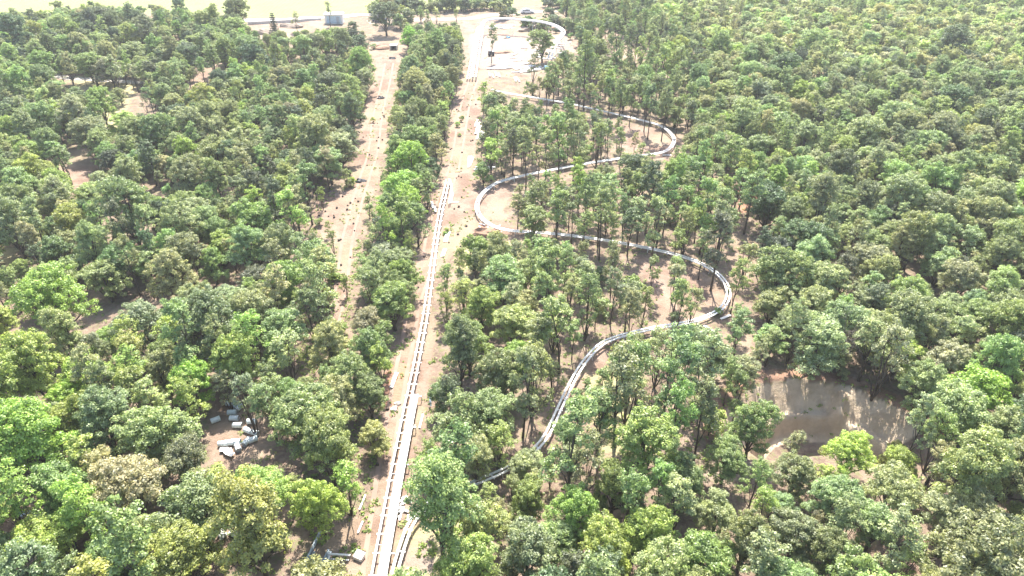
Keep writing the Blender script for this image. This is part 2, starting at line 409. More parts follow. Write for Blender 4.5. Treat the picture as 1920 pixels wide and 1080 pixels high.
# faint wheel tracks in the two cleared strips
MWE = simple('worn_earth', (.275, .19, .15), .95, 0, .12, .6, (.35, .25, .20))
A_ = [(888, 150), (872, 200), (862, 260), (850, 320), (828, 380), (808, 450), (800, 500), (780, 560), (768, 620), (752, 700), (738, 780), (726, 850), (714, 930), (700, 1030), (692, 1090)]
B_ = [(730, 118), (722, 160), (708, 220), (700, 280), (682, 340), (664, 400), (650, 460), (642, 520), (632, 580), (614, 640)]
for pth, off in ((A_, 0), (B_, 0)):
    for sd_ in (-1, 1):
        strip('wheel_rut', [(u + sd_ * (7 + v * .006), v) for u, v in pth], .42, MWE, 'worn wheel rut along the cleared strip', 'path', .03)

# retaining wall beside the gravel road
pts = smooth_path([P(u, v) for u, v in [(465, 46), (520, 43), (560, 41), (610, 38)]], 1.5); mb = MB(); mb.sweep(pts, 0, .35, 1.0, -.2)
tag(mb.obj('retaining_wall', M_CONC), 'low pale retaining wall below the gravel road', 'wall')

# ------------------------------------------------------------------ coaster tracks
def lay_track(name, pts, label, gauge=.62, railw=.24, tie=1.5, tiew=1.15, sup=4.0, railh=.10, legmat=M_STEEL, ground=True, cat='coaster track', mat=None):
    root = empty(name, (0, 0, 0)); tag(root, label, cat, 'sections of coaster track')
    mat = mat or M_WHITE
    for s in (-1, 1):
        mb = MB(); mb.sweep(pts, s * gauge / 2, railw, railh, 0); mb.obj('rail', mat, root)
    d = 0; dl = 0; ties = []; legs = []
    for i in range(len(pts) - 1):
        a, b = pts[i], pts[i+1]; L = (b - a).length; d += L; dl += L
        t = Vector((b[0]-a[0], b[1]-a[1], 0)).normalized(); ang = math.atan2(t[1], t[0])
        if d >= tie: d = 0; ties.append((a, ang))
        if dl >= sup or i == 0: dl = 0; legs.append((a, ang))
    ties.sort(key=lambda q: q[0][1]); legs.sort(key=lambda q: q[0][1])
    def tie_into(mb, p, ang): mb.box((p[0], p[1], p[2] - .035), .12, tiew, .06, Matrix.Rotation(ang, 3, 'Z'))
    def leg_into(mb, p, ang):
        h = float(height(p[0], p[1])); r = Vector((-math.sin(ang), math.cos(ang), 0))
        for s in (-1, 1):
            q = p + r * s * gauge * .5; e = p + r * s * (gauge * .5 + .16 * (p[2]-h)); mb.tube([(e[0], e[1], h - .15), (q[0], q[1], p[2] - .06)], .045, 5)
        mb.tube([tuple(p + r*gauge*.5 - Vector((0, 0, .3*(p[2]-h)))), tuple(p - r*gauge*.5 - Vector((0, 0, .3*(p[2]-h))))], .03, 4)
    for (lst, fn, nm, m) in ((ties, tie_into, 'crosstie', mat), (legs, leg_into, 'support_frame', legmat)):
        for p, ang in lst[:90]:
            mb = MB(); fn(mb, p, ang); mb.obj(nm, m, root)
        if len(lst) > 90:
            mb = MB()
            for p, ang in lst[90:]: fn(mb, p, ang)
            o = mb.obj(nm, m, root); o['kind'] = 'stuff'
    return root
DOWN = [(922,168),(945,174),(1000,183),(1060,193),(1110,204),(1150,213),(1200,225),(1238,236),(1257,250),(1264,263),(1257,277),(1238,287),(1180,295),(1100,307),(1040,318),(980,330),(935,342),
        (908,360),(895,382),(899,404),(922,423),(960,433),(1050,440),(1140,452),(1230,469),(1290,485),(1330,503),(1356,525),(1366,550),(1356,575),(1330,592),(1290,605),(1220,617),(1160,632),
        (1125,648),(1095,680),(1070,722),(1045,775),(1026,815),(1000,846),(950,880),(885,908),(838,928),(800,950),(772,980),(756,1020),(744,1060),(734,1100),(722,1160)]
down = smooth_path([P(u, v, .6) for u, v in DOWN], .7)
lay_track('coaster_track', down, 'white rails winding in hairpins through the sparse oaks', gauge=.42, railw=.21, tiew=.75, sup=4.5, legmat=M_WHITE)
LIFT = [(840,338),(826,400),(816,460),(808,520),(798,590),(787,650),(776,705),(764,760),(752,820),(739,885),(726,955),(712,1030),(698,1110),(690,1160)]
lift = smooth_path([P(u, v, .8) for u, v in LIFT], .8)
lt = lay_track('lift_track', lift, 'straight white lift track ladder running down the cleared strip', gauge=.52, railw=.17, tie=1.1, tiew=1.0, sup=3.5)
# solid cover beside the lower part, second rail beside the upper part
low = [p for p in lift if p[1] < P(770, 735, .8)[1]]
up_ = [p for p in lift if p[1] >= P(770, 735, .8)[1] - 1]
step = 4
cp = empty('conveyor_cover', (0, 0, 0)); tag(cp, 'solid white conveyor cover lying right beside the lower lift ladder', 'conveyor')
for i in range(0, len(low) - 1, step):
    seg = low[i:i+step+1]
    if len(seg) < 2: break
    mb = MB(); s0 = 1 if True else -1
    for k in range(len(seg)): pass
    mb.sweep([p.copy() for p in seg], -.62, .62, .12, .06 + .004 * ((i // step) % 2)); mb.obj('cover_panel', M_PLATE, cp)
for i in range(0, len(low), 5):
    p = low[i]; t = (low[min(i+1, len(low)-1)] - low[max(0, i-1)]); ang = math.atan2(t[1], t[0]); r = Vector((-math.sin(ang), math.cos(ang), 0)); q = p + r * .66
    mb = MB(); mb.box((q[0], q[1], q[2] - .1), 1.1 * .09, 1.1, .08, Matrix.Rotation(ang, 3, 'Z'))
    h = float(height(q[0], q[1]))
    for s in (-.5, .5): e = q + r * s; mb.tube([(e[0], e[1], h-.1), (e[0], e[1], q[2]-.1)], .04, 5)
    mb.obj('support_frame', M_STEEL, cp)
short = smooth_path([P(u, v, .5) for u, v in [(842, 336), (847, 352), (845, 368), (842, 385)]], .7)
lay_track('return_rail', short, 'short white rail beside the head of the lift track', gauge=.2, railw=.12, tie=2, tiew=.5, sup=3)
LOOP = [(889,146,.8),(893,120,.9),(897,95,1.1),(901,70,1.8),(903,52,2.6),(909,41,3.3),(925,37,3.7),(950,36,3.9),(980,38,4.0),(1008,41,4.0),(1032,46,4.0),(1048,53,3.9),(1056,61,3.7),(1053,69,3.5),(1044,80,3.1),(1036,95,2.5),(1030,112,1.9)]
loop = smooth_path([P(u, v, z) for u, v, z in LOOP], .8)
lay_track('coaster_loop', loop, 'raised white track loop on tall posts around the yard', gauge=.8, railw=.3, tie=1.3, tiew=1.3, sup=6.5, railh=.35, legmat=M_WHITE)
side = smooth_path([P(u, v, .6) for u, v in [(878,148),(884,118),(889,90),(893,66),(898,50)]], .8)
lay_track('siding_track', side, 'low white track parallel to the start of the raised loop', gauge=.6, railw=.22, tie=1.5, sup=4)

# ------------------------------------------------------------------ loose material
BEAM = {}
def beam(u, v, L, ang, label, w=.2, h=.1, z=.06, mat=None, name='metal_beam', cat='beam', group='loose white beams', tilt=0):
    key = (round(L, 1), w, h, (mat or M_WHITE).name)
    if key not in BEAM:
        mb = MB()   # channel section: web and two flanges
        mb.box((0, 0, h - .015), L, w, .03); mb.box((0, -w/2 + .015, (h-.03)/2), L - .004, .03, h - .032); mb.box((0, w/2 - .015, (h-.03)/2), L - .004, .03, h - .032)
        BEAM[key] = mb.mesh(name, mat or M_WHITE)
    p = P(u, v); o = link(name, BEAM[key], None, (p[0], p[1], p[2] + z)); o.rotation_euler = (0, tilt, R(ang))
    return tag(o, label, cat, group)
rb = random.Random(11)
GB = [
 ([(893,232),(896,238),(899,244),(894,246)], 4.2, 84, 'white beam in the loose bundle at the right edge of the lift strip'),
 ([(896,256),(899,255),(902,253),(904,256)], 3.8, 84, 'white beam in the lower bundle beside the dark oaks'),
 ([(879,305),(882,304),(884,305)], 4.6, 88, 'white beam lying in the parallel trio at the strip edge'),
 ([(910,315),(906,319)], 3.6, 3, 'white beam lying crosswise under the oaks'),
 ([(918,141),(924,143),(930,140),(936,142)], 3.4, 96, 'white beam beside the low bush below the yard'),
 ([(966,150),(971,150)], 3.4, 98, 'white beam of the pair standing off below the yard'),
 ([(811,386),(816,394)], 2.2, 100, 'short white beam at the foot of the oaks left of the lift'),
]
for lst, L, a, lab in GB:
    for (u, v) in lst: beam(u, v, L * rb.uniform(.85, 1.1), a + rb.uniform(-4, 4), lab, w=.32, h=.16, group=lab.replace('white beam', 'white beams')[:50])
for k in range(22):
    beam(rb.uniform(962, 1010), rb.uniform(121, 136), rb.uniform(2.2, 3.8), rb.choice([15, 30, 40, 60]) + rb.uniform(-8, 8), 'white beam tossed on the scattered pile below the yard', w=.34, h=.16, z=.06 + .12 * rb.random(), group='beams in the scattered pile')
for k in range(9):
    beam(rb.uniform(915, 950), rb.uniform(124, 130), rb.uniform(3, 4.2), 12 + rb.uniform(-6, 6), 'white beam in the flat stack beside the scattered pile', w=.4, h=.14, z=.06 + .1 * rb.random(), group='beams in the flat stack')
for k in range(26):
    beam(rb.uniform(960, 1075), rb.uniform(66, 118), rb.uniform(1.6, 3.6), rb.uniform(0, 180), 'white beam strewn over the pale yard inside the loop', w=.3, h=.14, group='beams strewn over the yard')
for k in range(12):
    beam(rb.uniform(918, 960), rb.uniform(46, 54), rb.uniform(2.5, 4), rb.uniform(-10, 20), 'white beam laid out under the raised loop', w=.32, h=.16, group='beams under the raised loop')
beam(847, 372, 3.6, 88, 'white beam just right of the lift head', w=.3); beam(851, 380, 1.5, 0, 'short white beam crossing its longer neighbour', w=.25)
beam(838, 445, 3.0, 86, 'broad white plank between the green tufts', w=.6, name='white_plank', cat='plank')
beam(739, 714, 2.4, 84, 'white plank on orange soil left of the lift', w=.36, name='white_plank', cat='plank')
beam(790, 791, 1.9, 86, 'thin white plank lying right of the lift', w=.18, name='white_plank', cat='plank')
beam(680, 943, 1.6, 82, 'white stake at the shaded edge left of the lift', w=.14, name='white_plank', cat='plank')
beam(676, 990, 1.2, 80, 'small white stake nearest the bright oak', w=.14, name='white_plank', cat='plank')
beam(832, 475, 2.2, 84, 'white plank tucked beside the lift track', w=.5, name='white_plank', cat='plank')
for (u, v, a, L, w_) in [(745,757,10,.7,.4),(738,767,80,.7,.5),(741,764,30,.6,.3),(775,800,0,.5,.3),(763,800,0,.5,.2)]:
    o = link('pale_stone', blob_mesh('pale_stone', M_STONE, L*.5, w_*.6, .2, int(u*v), .3), None, P(u, v, .08)); o.rotation_euler[2] = R(a)
    tag(o, 'pale stone chunk beside the lift track', 'stone', 'stones beside the lift track')
for k in range(14):
    u, v = rb.uniform(740, 768), rb.uniform(930, 975); beam(u, v, rb.uniform(.5, 1.3), rb.uniform(0, 180), 'white offcut in the scrap heap right of the conveyor', w=.16, h=.08, z=.05 + .15*rb.random(), name='metal_offcut', cat='offcut', group='offcuts in the scrap heap')
for k in range(7):
    beam(rb.uniform(930, 975)*.5 + 440 if False else 905 + rb.uniform(-6, 30), 426 + rb.uniform(-8, 12), rb.uniform(.8, 1.6), rb.uniform(0, 180), 'white offcut below the left hairpin', w=.22, name='metal_offcut', cat='offcut', group='offcuts below the left hairpin')
for (u, v, a) in [(1195,345,20),(1330,618,-50),(1318,625,-60),(1360,596,30),(1250,292,0)]:
    beam(u, v, 1.6, a, 'stray white bracket beside the winding track', w=.3, name='metal_offcut', cat='offcut', group='stray brackets beside the winding track')
# steel sections at the bottom
for k, (u, v, L, a) in enumerate([(591,1022,3.0,80),(588,1026,2.6,80),(603,1062,2.8,78),(606,1064,2.8,77),(600,1066,2.4,74),(576,1064,2.6,76),(572,1072,2.4,72)]):
    beam(u, v, L, a, 'bluish steel section on the shaded ground under the bright oak', w=.16, h=.14, z=.05 + .05*(k % 3), mat=M_BLUEST, name='steel_section', cat='steel section', group='steel sections under the bright oak')
gf = empty('gate_frame', P(637, 1045)); gf.rotation_euler[2] = R(-4); tag(gf, 'right-angled white steel frame lying beyond the bluish sections', 'frame')
mb = MB(); mb.box((0, .0, .35), 1.8, .14, .1); mb.obj('top_bar', M_WHITE, gf)
mb = MB(); mb.box((0, -.35, .2), 1.7, .1, .08); mb.obj('lower_bar', M_STEEL, gf)
mb = MB(); mb.box((-.75, -1.4, .26), .14, 2.6, .1); mb.obj('side_bar', M_WHITE, gf)
wb = empty('white_box', P(674, 1047)); wb.rotation_euler[2] = R(-25); tag(wb, 'small white box with open lid beside the conveyor foot', 'box')
mb = MB(); mb.box((0, 0, .2), .75, .55, .4); mb.obj('box_body', M_PLATE, wb); mb = MB(); mb.box((0, .1, .43), .82, .6, .05, Matrix.Rotation(R(12), 3, 'X')); mb.obj('lid', M_STEEL, wb)
for k in range(9):
    beam(68 + (k % 3) * 7 - 6, 968 + (k // 3) * 4 + (k % 3) * 2, 2.9, -16 + rb.uniform(-3, 3), 'pale blue sheet strip in the bundle on the sunlit bare patch', w=.3, h=.06, z=.1 + .1 * (k % 4), mat=M_BLUEST, name='metal_strip', cat='metal strip', group='pale blue strips on the bare patch')
beam(176, 939, 1.4, 5, 'pale blue sheet showing between the pale oaks', w=.5, mat=M_BLUEST, name='metal_strip', cat='metal strip')
beam(267, 917, 1.2, -10, 'dark blue sheet at the far side of the pale oak', w=.4, mat=M_BLUEP, name='metal_strip', cat='metal strip')
beam(808, 760, 1.4, 95, 'pale blue post leaning at the forest edge', w=.2, z=.8, mat=M_BLUEST, name='leaning_post', cat='post', tilt=R(-35))

# drums
def drum_meshes():
    mb = MB(); L, r, seg = .86, .27, 20
    prof = [(-L/2, r*.98), (-L/2+.04, r*1.05), (-L/2+.08, r), (-L*.18, r), (-L*.16, r*1.05), (-L*.14, r), (L*.14, r), (L*.16, r*1.05), (L*.18, r), (L/2-.08, r), (L/2-.04, r*1.05), (L/2, r*.98)]
    for (x, rr) in prof:
        for k in range(seg): a = 2*math.pi*k/seg; mb.v.append((x, rr*math.cos(a), rr*math.sin(a)))
    for i in range(len(prof)-1):
        for k in range(seg): a, b = i*seg+k, i*seg+(k+1) % seg; mb.f.append((a, a+seg, b+seg, b))
    body = mb.mesh('drum_body', M_DRUM, True)
    mb = MB()
    for s in (1,):
        n = len(mb.v); x = s*(L/2 - .03)
        for k in range(seg): a = 2*math.pi*k/seg; mb.v.append((x, r*.97*math.cos(a), r*.97*math.sin(a)))
        f = tuple(n + k for k in range(seg)); mb.f.append(f if s > 0 else f[::-1])
    return body, mb.mesh('drum_ends', M_STEEL)
DB, DE = drum_meshes()
drums = [(432,756,0,'behind the pale bush, farthest of all'),(441,759,50,'second from the back, turned aslant'),(448,764,70,'standing askew right of the rear pair'),(435,773,5,'behind the middle one'),(439,784,0,'just beyond the lone middle one'),
         (445,797,0,'lone in the middle of the clearing'),(404,787,35,'lone on the left side of the clearing'),(472,790,0,'half hidden by leaves on the right side'),(465,807,-25,'touching its dark-ended neighbour'),(477,811,-20,'dark-ended at the right edge'),
         (474,824,32,'aslant at the right, nearest the oak'),(462,828,70,'short beside the aslant right one'),(418,832,5,'left end of the row of three'),(430,830,5,'middle of the row of three'),(442,828,5,'right end of the row of three'),(446,839,-60,'crossing below the row of three')]
for (u, v, a, t) in drums:
    e = empty('drum', P(u, v, .27), R(a)); tag(e, 'pale drum on its side, ' + t, 'drum', 'pale drums in the small clearing')
    link('drum_body', DB, e)
    for sg in (-1, 1): c_ = link('end_cap', DE, e); c_.scale.x = sg
for k, (u, v, a) in enumerate([(421,846,10),(428,849,30),(432,855,-20)]):
    beam(u, v, .75, a, ['white sheet farthest left in the pile below the drum row','white sheet in the middle of the pile below the drum row','white sheet nearest in the pile below the drum row'][k], w=.5, h=.1, z=.15+.06*k, mat=M_PLATE, name='white_sheet', cat='sheet', group='white sheets below the drum row', tilt=R(8))
for (u, v, lab) in [(396,683,'white panel, left one of the pair in deep shade'),(410,688,'bluish white panel, right one of the pair in deep shade')]:
    beam(u, v, .8, -20, lab, w=.6, h=.06, z=.9, mat=M_DRUM, name='loose_sheet', cat='sheet', group='pair of panels in deep shade', tilt=R(-8))
for k, (u, v) in enumerate([(410,985),(418,1005),(440,1001),(446,1006),(465,1010),(448,1028),(487,945),(499,946),(465,948),(481,966),(492,981),(414,999),(506,940),(436,998)]):
    o = link('foam_chunk', blob_mesh('foam_chunk', M_PLATE, .34, .24, .2, k+50, .35), None, P(u, v, 2.0 if False else .15)); o.rotation_euler[2] = k
    tag(o, 'white chunk scattered under the bright green oak', 'chunk', 'white chunks under the bright oak')

# earth heaps, culvert, stump heap
for (u, v, rx, ry, rz, lab) in [(717,91,2.6,1.4,.8,'reddish earth heap beside the culvert above the left clearing'),(915,437,2.4,1.0,.8,'reddish earth bank outside the left hairpin'),(945,98,3.2,1.4,.5,'low red earth heap in the yard'),
                           (985,57,2.8,1.5,.9,'pale earth heap behind the loop posts'),(495,62,4,2.2,1.2,'whitish earth heap below the gravel road'),(548,50,4,1.8,1.0,'greyish earth heap under the retaining wall')]:
    o = link('earth_heap', blob_mesh('earth_heap', M_RED if 'red' in lab else M_TRACKDIRT, rx, ry, rz, int(u), .3), None, P(u, v)); tag(o, lab, 'earth heap')
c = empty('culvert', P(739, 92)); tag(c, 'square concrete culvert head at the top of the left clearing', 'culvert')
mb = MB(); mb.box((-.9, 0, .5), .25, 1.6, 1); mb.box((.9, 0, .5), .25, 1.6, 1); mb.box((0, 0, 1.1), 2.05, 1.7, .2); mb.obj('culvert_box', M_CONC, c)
mb = MB(); mb.box((0, .3, .5), 1.5, .1, .98); mb.obj('opening_shade', M_BLACK, c)  # dark panel set inside, stands in for the shade within the culvert
for (u, v, lab) in [(735,110,'dark brush heap at the top of the left clearing'),(714,184,'dark brush heap in the middle of the left clearing'),(675,340,'dark brush heap low in the left clearing')]:
    o = link('brush_heap', blob_mesh('brush_heap', M_BLACK, .9, .6, .4, int(v), .5), None, P(u, v)); tag(o, lab, 'brush heap')
ST = MB(); ST.tube([(0, 0, -.1), (0, 0, .32)], [.24, .19], 9)
for k in range(3): ST.tube([(0, 0, .05), (.4*math.cos(k*2.1), .4*math.sin(k*2.1), -.05)], [.1, .03], 5)
ST = ST.mesh('tree_stump', M_BARK)
rg = random.Random(5); ns = 0
while ns < 80:
    u, v = rg.uniform(590, 900), rg.uniform(180, 900)
    if not (inpoly([u], [v], BARE[0])[0] or inpoly([u], [v], BARE[1])[0]): continue
    if v > 560 and rg.random() < .6: continue
    p = P(u, v)
    if min((Vector((p[0]-q[0], p[1]-q[1]))).length for q in lift) < 1.4: continue
    o = link('tree_stump', ST, None, p); s = rg.uniform(.45, .8); o.scale = (s, s, s); o.rotation_euler[2] = rg.uniform(0, 6)
    tag(o, 'small dark stump left standing in a cleared strip', 'stump', 'stumps in the cleared strips'); ns += 1

# ------------------------------------------------------------------ vehicles, cabin
def car(u, v, rz, paint, label):
    e = empty('parked_car', P(u, v, .05), rz); tag(e, label, 'car')
    prof = [(-2.2,.35),(-2.25,.75),(-2.1,.95),(-1.85,1.0),(-1.55,1.42),(-.2,1.5),(.45,1.42),(1.05,.98),(2.0,.85),(2.2,.65),(2.2,.35)]
    mb = MB(); n = len(prof)
    for yy, ins in ((-.88, 0), (-.6, 1), (.6, 1), (.88, 0)):
        for x, z in prof: mb.v.append((x, yy * (.86 if z > 1.2 else 1), z + (.04 if ins and z > .8 else 0)))
    for k in range(3):
        for i in range(n): j = (i+1) % n; mb.f.append((k*n+i, k*n+j, (k+1)*n+j, (k+1)*n+i))
    mb.f.append(tuple(range(n))[::-1]); mb.f.append(tuple(3*n + i for i in range(n)))
    mb.obj('body', paint, e, smooth=False)
    for s in (-1, 1):
        mb = MB(); y0 = s*.86
        a = [(-1.7,1.02),(-1.42,1.36),(-.2,1.42),(.4,1.36),(.9,1.0)]
        for x, z in a: mb.v.append((x, y0*(.90 if z > 1.2 else 1.0) + s*.03, z))
        mb.f.append(tuple(range(5))); mb.obj('side_window', M_GLASS, e)
    mb = MB(); mb.v += [(1.02,-.72,1.05),(1.02,.72,1.05),(.5,.62,1.45),(.5,-.62,1.45)]; mb.f.append((0,1,2,3)); mb.obj('windscreen', M_GLASS, e)
    mb = MB(); mb.v += [(-1.86,-.7,1.06),(-1.86,.7,1.06),(-1.6,.6,1.42),(-1.6,-.6,1.42)]; mb.f.append((0,1,2,3)); mb.obj('rear_window', M_GLASS, e)
    for x in (-1.35, 1.35):
        for s in (-1, 1):
            mb = MB(); mb.tube([(x, s*.92, .33), (x, s*.68, .33)], .33, 16); wl = mb.obj('wheel', M_TYRE, e)
            mb = MB(); mb.tube([(x, s*.935, .33), (x, s*.9, .33)], .19, 10); mb.obj('rim', M_STEEL, wl)
    for s in (-1, 1): mb = MB(); mb.box((2.2, s*.65, .68), .06, .35, .14); mb.obj('headlight', M_LAMP, e)
    for o in (mb,): pass
    return e
car(989, 25, R(4), M_CARW, 'white car parked on the dusty road behind the loop')
car(712, 41, R(178), M_CARB, 'dark blue car parked beside the dense roadside bush')
cb = empty('site_cabin', P(627, 45), R(2)); tag(cb, 'white site cabin with pale blue front beside the gravel road', 'cabin')
mb = MB(); mb.box((0, 1.3, 1.35), 5.2, 2.6, 2.7); mb.obj('wall', M_PLATE, cb)
mb = MB(); mb.box((0, 1.2, 2.82), 5.7, 3.4, .22); mb.obj('roof', M_PLATE, cb)
mb = MB(); mb.box((0, -.04, 1.35), 4.1, .08, 2.1); mb.obj('front_panel', M_BLUE, cb)
for s in (-1, 1): mb = MB(); mb.box((s*2.55, -.12, 1.35), .3, .3, 2.7); mb.obj('corner_post', M_PLATE, cb)
mb = MB(); mb.box((0, -.1, 2.55), 4.7, .2, .3); mb.obj('lintel', M_PLATE, cb)
mb = MB(); mb.box((1.2, -.1, 1.1), .9, .05, 1.9); mb.obj('door', M_BLUEST, cb)
# machine under the lone yard tree, tarp, blue tank
m_ = empty('generator', P(921, 105), R(15)); tag(m_, 'dark wheeled machine at the foot of the lone yard tree', 'machine')
mb = MB(); mb.box((0, 0, .75), 1.5, .8, .7); mb.box((-.3, 0, 1.2), .8, .7, .25); mb.obj('housing', M_BLACK, m_); mb = MB(); mb.box((.35, 0, 1.16), .55, .6, .1); mb.obj('cover', M_DRUM, m_)
for x in (-.5, .5):
    for s in (-1, 1): mb = MB(); mb.tube([(x, s*.5, .3), (x, s*.4, .3)], .3, 12); mb.obj('wheel', M_TYRE, m_)
mb = MB(); mb.tube([(.7, 0, .6), (1.5, 0, .25)], .05, 6); mb.obj('drawbar', M_DARKST, m_)
o = link('tarpaulin', blob_mesh('tarpaulin', M_BLUEP, .7, .5, .45, 4, .4), None, P(953, 71)); tag(o, 'crumpled blue tarpaulin on the pale yard', 'tarpaulin')
o = link('rubble_heap', blob_mesh('rubble_heap', M_DARKST, .6, .4, .25, 9, .4), None, P(948, 72)); tag(o, 'dark scrap heap touching the blue tarpaulin', 'scrap heap')
bt = empty('water_tank', P(1026, 131)); tag(bt, 'light blue tank under the oaks right of the yard', 'tank')
mb = MB(); mb.tube([(-.7, 0, .55), (.7, 0, .55)], .5, 16); mb.obj('tank_body', M_BLUEP, bt); mb = MB(); mb.box((-.45, 0, .08), .12, 1, .16); mb.box((.45, 0, .08), .12, 1, .16); mb.obj('cradle', M_WHITE, bt)

# ------------------------------------------------------------------ trees
def leaf_mesh(name, centers, radii, per, size, rg, flat=.85):
    C = np.repeat(np.array(centers), per, 0); Rr = np.repeat(np.array(radii), per)
    n = len(C); d = rg.normal(size=(n, 3)); d /= np.linalg.norm(d, axis=1, keepdims=True)
    d[:, 2] = np.where(d[:, 2] < -.25, -d[:, 2] * .6, d[:, 2])
    rad = Rr * (rg.uniform(.25, 1, n) ** .55)
    p = C + d * rad[:, None] * np.array([1, 1, flat])
    nr = d * .9 + np.array([0, 0, .5]) + rg.normal(size=(n, 3)) * .42; nr /= np.linalg.norm(nr, axis=1, keepdims=True)
    t = np.cross(nr, rg.normal(size=(n, 3))); t /= np.linalg.norm(t, axis=1, keepdims=True); b = np.cross(nr, t)
    L = (size * rg.uniform(.65, 1.35, n))[:, None]; Wd = L * .62
    v = np.stack([p - t*L*.5, p + b*Wd*.5 + t*L*.08, p + t*L*.5, p - b*Wd*.5 + t*L*.08], 1).reshape(-1, 3)
    me = bpy.data.meshes.new(name); me.vertices.add(len(v)); me.vertices.foreach_set('co', v.ravel())
    m4 = n * 4; me.loops.add(m4); me.loops.foreach_set('vertex_index', np.arange(m4))
    me.polygons.add(n); me.polygons.foreach_set('loop_start', np.arange(0, m4, 4)); me.polygons.foreach_set('loop_total', np.full(n, 4))
    me.update(calc_edges=True); me.materials.append(M_LEAF); return me
def make_proto(kind, seed):
    rg = np.random.RandomState(seed); mb = MB()
    if kind == 'broad':  H, Rc, z0, nl, nc, per, ls, cr = 8.8, 3.7, 1.9, 9, 250, 88, .19, (.34, .66)
    elif kind == 'dome': H, Rc, z0, nl, nc, per, ls, cr = 7.2, 3.3, 1.2, 8, 210, 88, .19, (.32, .64)
    elif kind == 'tall': H, Rc, z0, nl, nc, per, ls, cr = 11.5, 3.0, 3.4, 8, 190, 88, .19, (.32, .64)
    elif kind == 'slender': H, Rc, z0, nl, nc, per, ls, cr = 9.2, 1.7, 3.4, 5, 70, 64, .17, (.25, .5)
    elif kind == 'wispy': H, Rc, z0, nl, nc, per, ls, cr = 8.0, 2.1, 2.4, 5, 80, 46, .17, (.25, .5)
    elif kind == 'shrub': H, Rc, z0, nl, nc, per, ls, cr = 2.6, 1.7, .3, 5, 42, 70, .22, (.3, .55)
    # lobes
    lobes = []
    for i in range(nl):
        f = i / max(1, nl - 1); a = i * 2.4 + rg.uniform(-.4, .4)
        zc = z0 + (H - z0) * (.16 + .6 * f) ; rr = Rc * (.66 - .28 * f) * rg.uniform(.6, 1.15) * (1 if kind not in ('slender', 'tall') else .85)
        if kind in ('slender', 'tall'): rr = Rc * (.5 - .2 * f + .1 * rg.rand())
        lobes.append((rr * math.cos(a), rr * math.sin(a), zc, Rc * rg.uniform(.30, .62), (H - z0) * rg.uniform(.15, .32) * (1.2 if nl < 7 else 1)))
    lobes.append((0, 0, H - (H - z0) * .25, Rc * .5, (H - z0) * .25))
    cs, cr_ = [], []
    wts = np.array([l[3] ** 2 for l in lobes]); wts /= wts.sum()
    tries = 0
    while len(cs) < nc and tries < 6000:
        tries += 1; l = lobes[rg.choice(len(lobes), p=wts)]
        d = rg.normal(size=3); d /= np.linalg.norm(d)
        if d[2] < -.35: d[2] *= -.7
        q = rg.uniform(.72, 1.05) if rg.rand() < .82 else rg.uniform(.2, .7)
        c = np.array([l[0] + d[0]*l[3]*q, l[1] + d[1]*l[3]*q, l[2] + d[2]*l[4]*q])
        if c[2] < z0 * .7: continue
        if cs and np.min(np.linalg.norm(np.array(cs) - c, axis=1)) < cr[0] * .85: continue
        cs.append(c); cr_.append(rg.uniform(*cr))
    # trunk and limbs
    lean = rg.normal(size=2) * .06 * H
    tp = [np.array([lean[0]*t*t + .10*math.sin(3*t+seed), lean[1]*t*t + .1*math.cos(4*t+seed), H*.86*t]) for t in np.linspace(0, 1, 9)]
    r0 = {'broad': .24, 'dome': .22, 'tall': .26, 'slender': .125, 'wispy': .12, 'shrub': .06}[kind]
    multi = kind in ('wispy', 'shrub') or (kind == 'dome' and seed % 2)
    mb.tube([p - np.array([0, 0, .15]) if i == 0 else p for i, p in enumerate(tp)], [r0 * (1.25 if i == 0 else (1 - .85*i/8)) for i in range(9)], 7)
    anchors = [(p, r0 * (1 - .85*i/8)) for i, p in enumerate(tp) if i >= 2]
    for l in lobes[:-1]:
        e = np.array([l[0], l[1], l[2]]); zb = min(max(z0 * .75, e[2] - abs(Rc) * 1.1), H*.6)
        if multi: zb = rg.uniform(.1, .4)
        i = int(np.clip(zb / (H*.86) * 8, 0, 7)); s = tp[i]; rr = r0 * (.62 if not multi else .7) * (1 - .5 * i/8)
        pts = [s + (e - s) * t + np.array([0, 0, (.18 if not multi else -.1) * np.linalg.norm(e-s) * math.sin(math.pi*t) * .6]) + rg.normal(size=3) * .07 for t in np.linspace(0, 1, 6)]; pts[0] = s
        mb.tube(pts, [rr * (1 - .8*k/5) for k in range(6)], 5)
        anchors += [(p, rr * (1 - .8*k/5)) for k, p in enumerate(pts) if k >= 2]
    A = np.array([a[0] for a in anchors])
    for c in cs:
        j = int(np.argmin(np.linalg.norm(A - c, axis=1) + .3 * np.maximum(0, A[:, 2] - c[2]))); s = A[j]
        if np.linalg.norm(s - c) < .25: continue
        mid = (s + c) / 2 + rg.normal(size=3) * .1 - np.array([0, 0, .08]); mb.tube([s, mid, c], [min(.05, anchors[j][1] * .7), .03, .012], 4, cap=False)
    trunk = mb.mesh('trunk', M_BARK, True)
    crown = leaf_mesh('crown', cs, cr_, per, ls, rg)
    return dict(kind=kind, trunk=trunk, crown=crown, H=H, R=Rc, zc=(z0 + H) / 2 + .1 * H)
PROTO = {}
for k, seeds in (('broad', (1, 2, 3, 4)), ('dome', (11, 12, 13)), ('tall', (21, 22)), ('slender', (31, 32, 33)), ('wispy', (41, 42)), ('shrub', (51, 52, 53))):
    PROTO[k] = [make_proto(k, s) for s in seeds]
COLS = {'Y': ((.34, .42, .12), 'bright yellow-green'), 'G': ((.265, .325, .14), 'mid-green'), 'P': ((.35, .39, .205), 'pale grey-green'), 'D': ((.14, .18, .10), 'dark green'), 'S': ((.46, .49, .25), 'pale straw-green')}

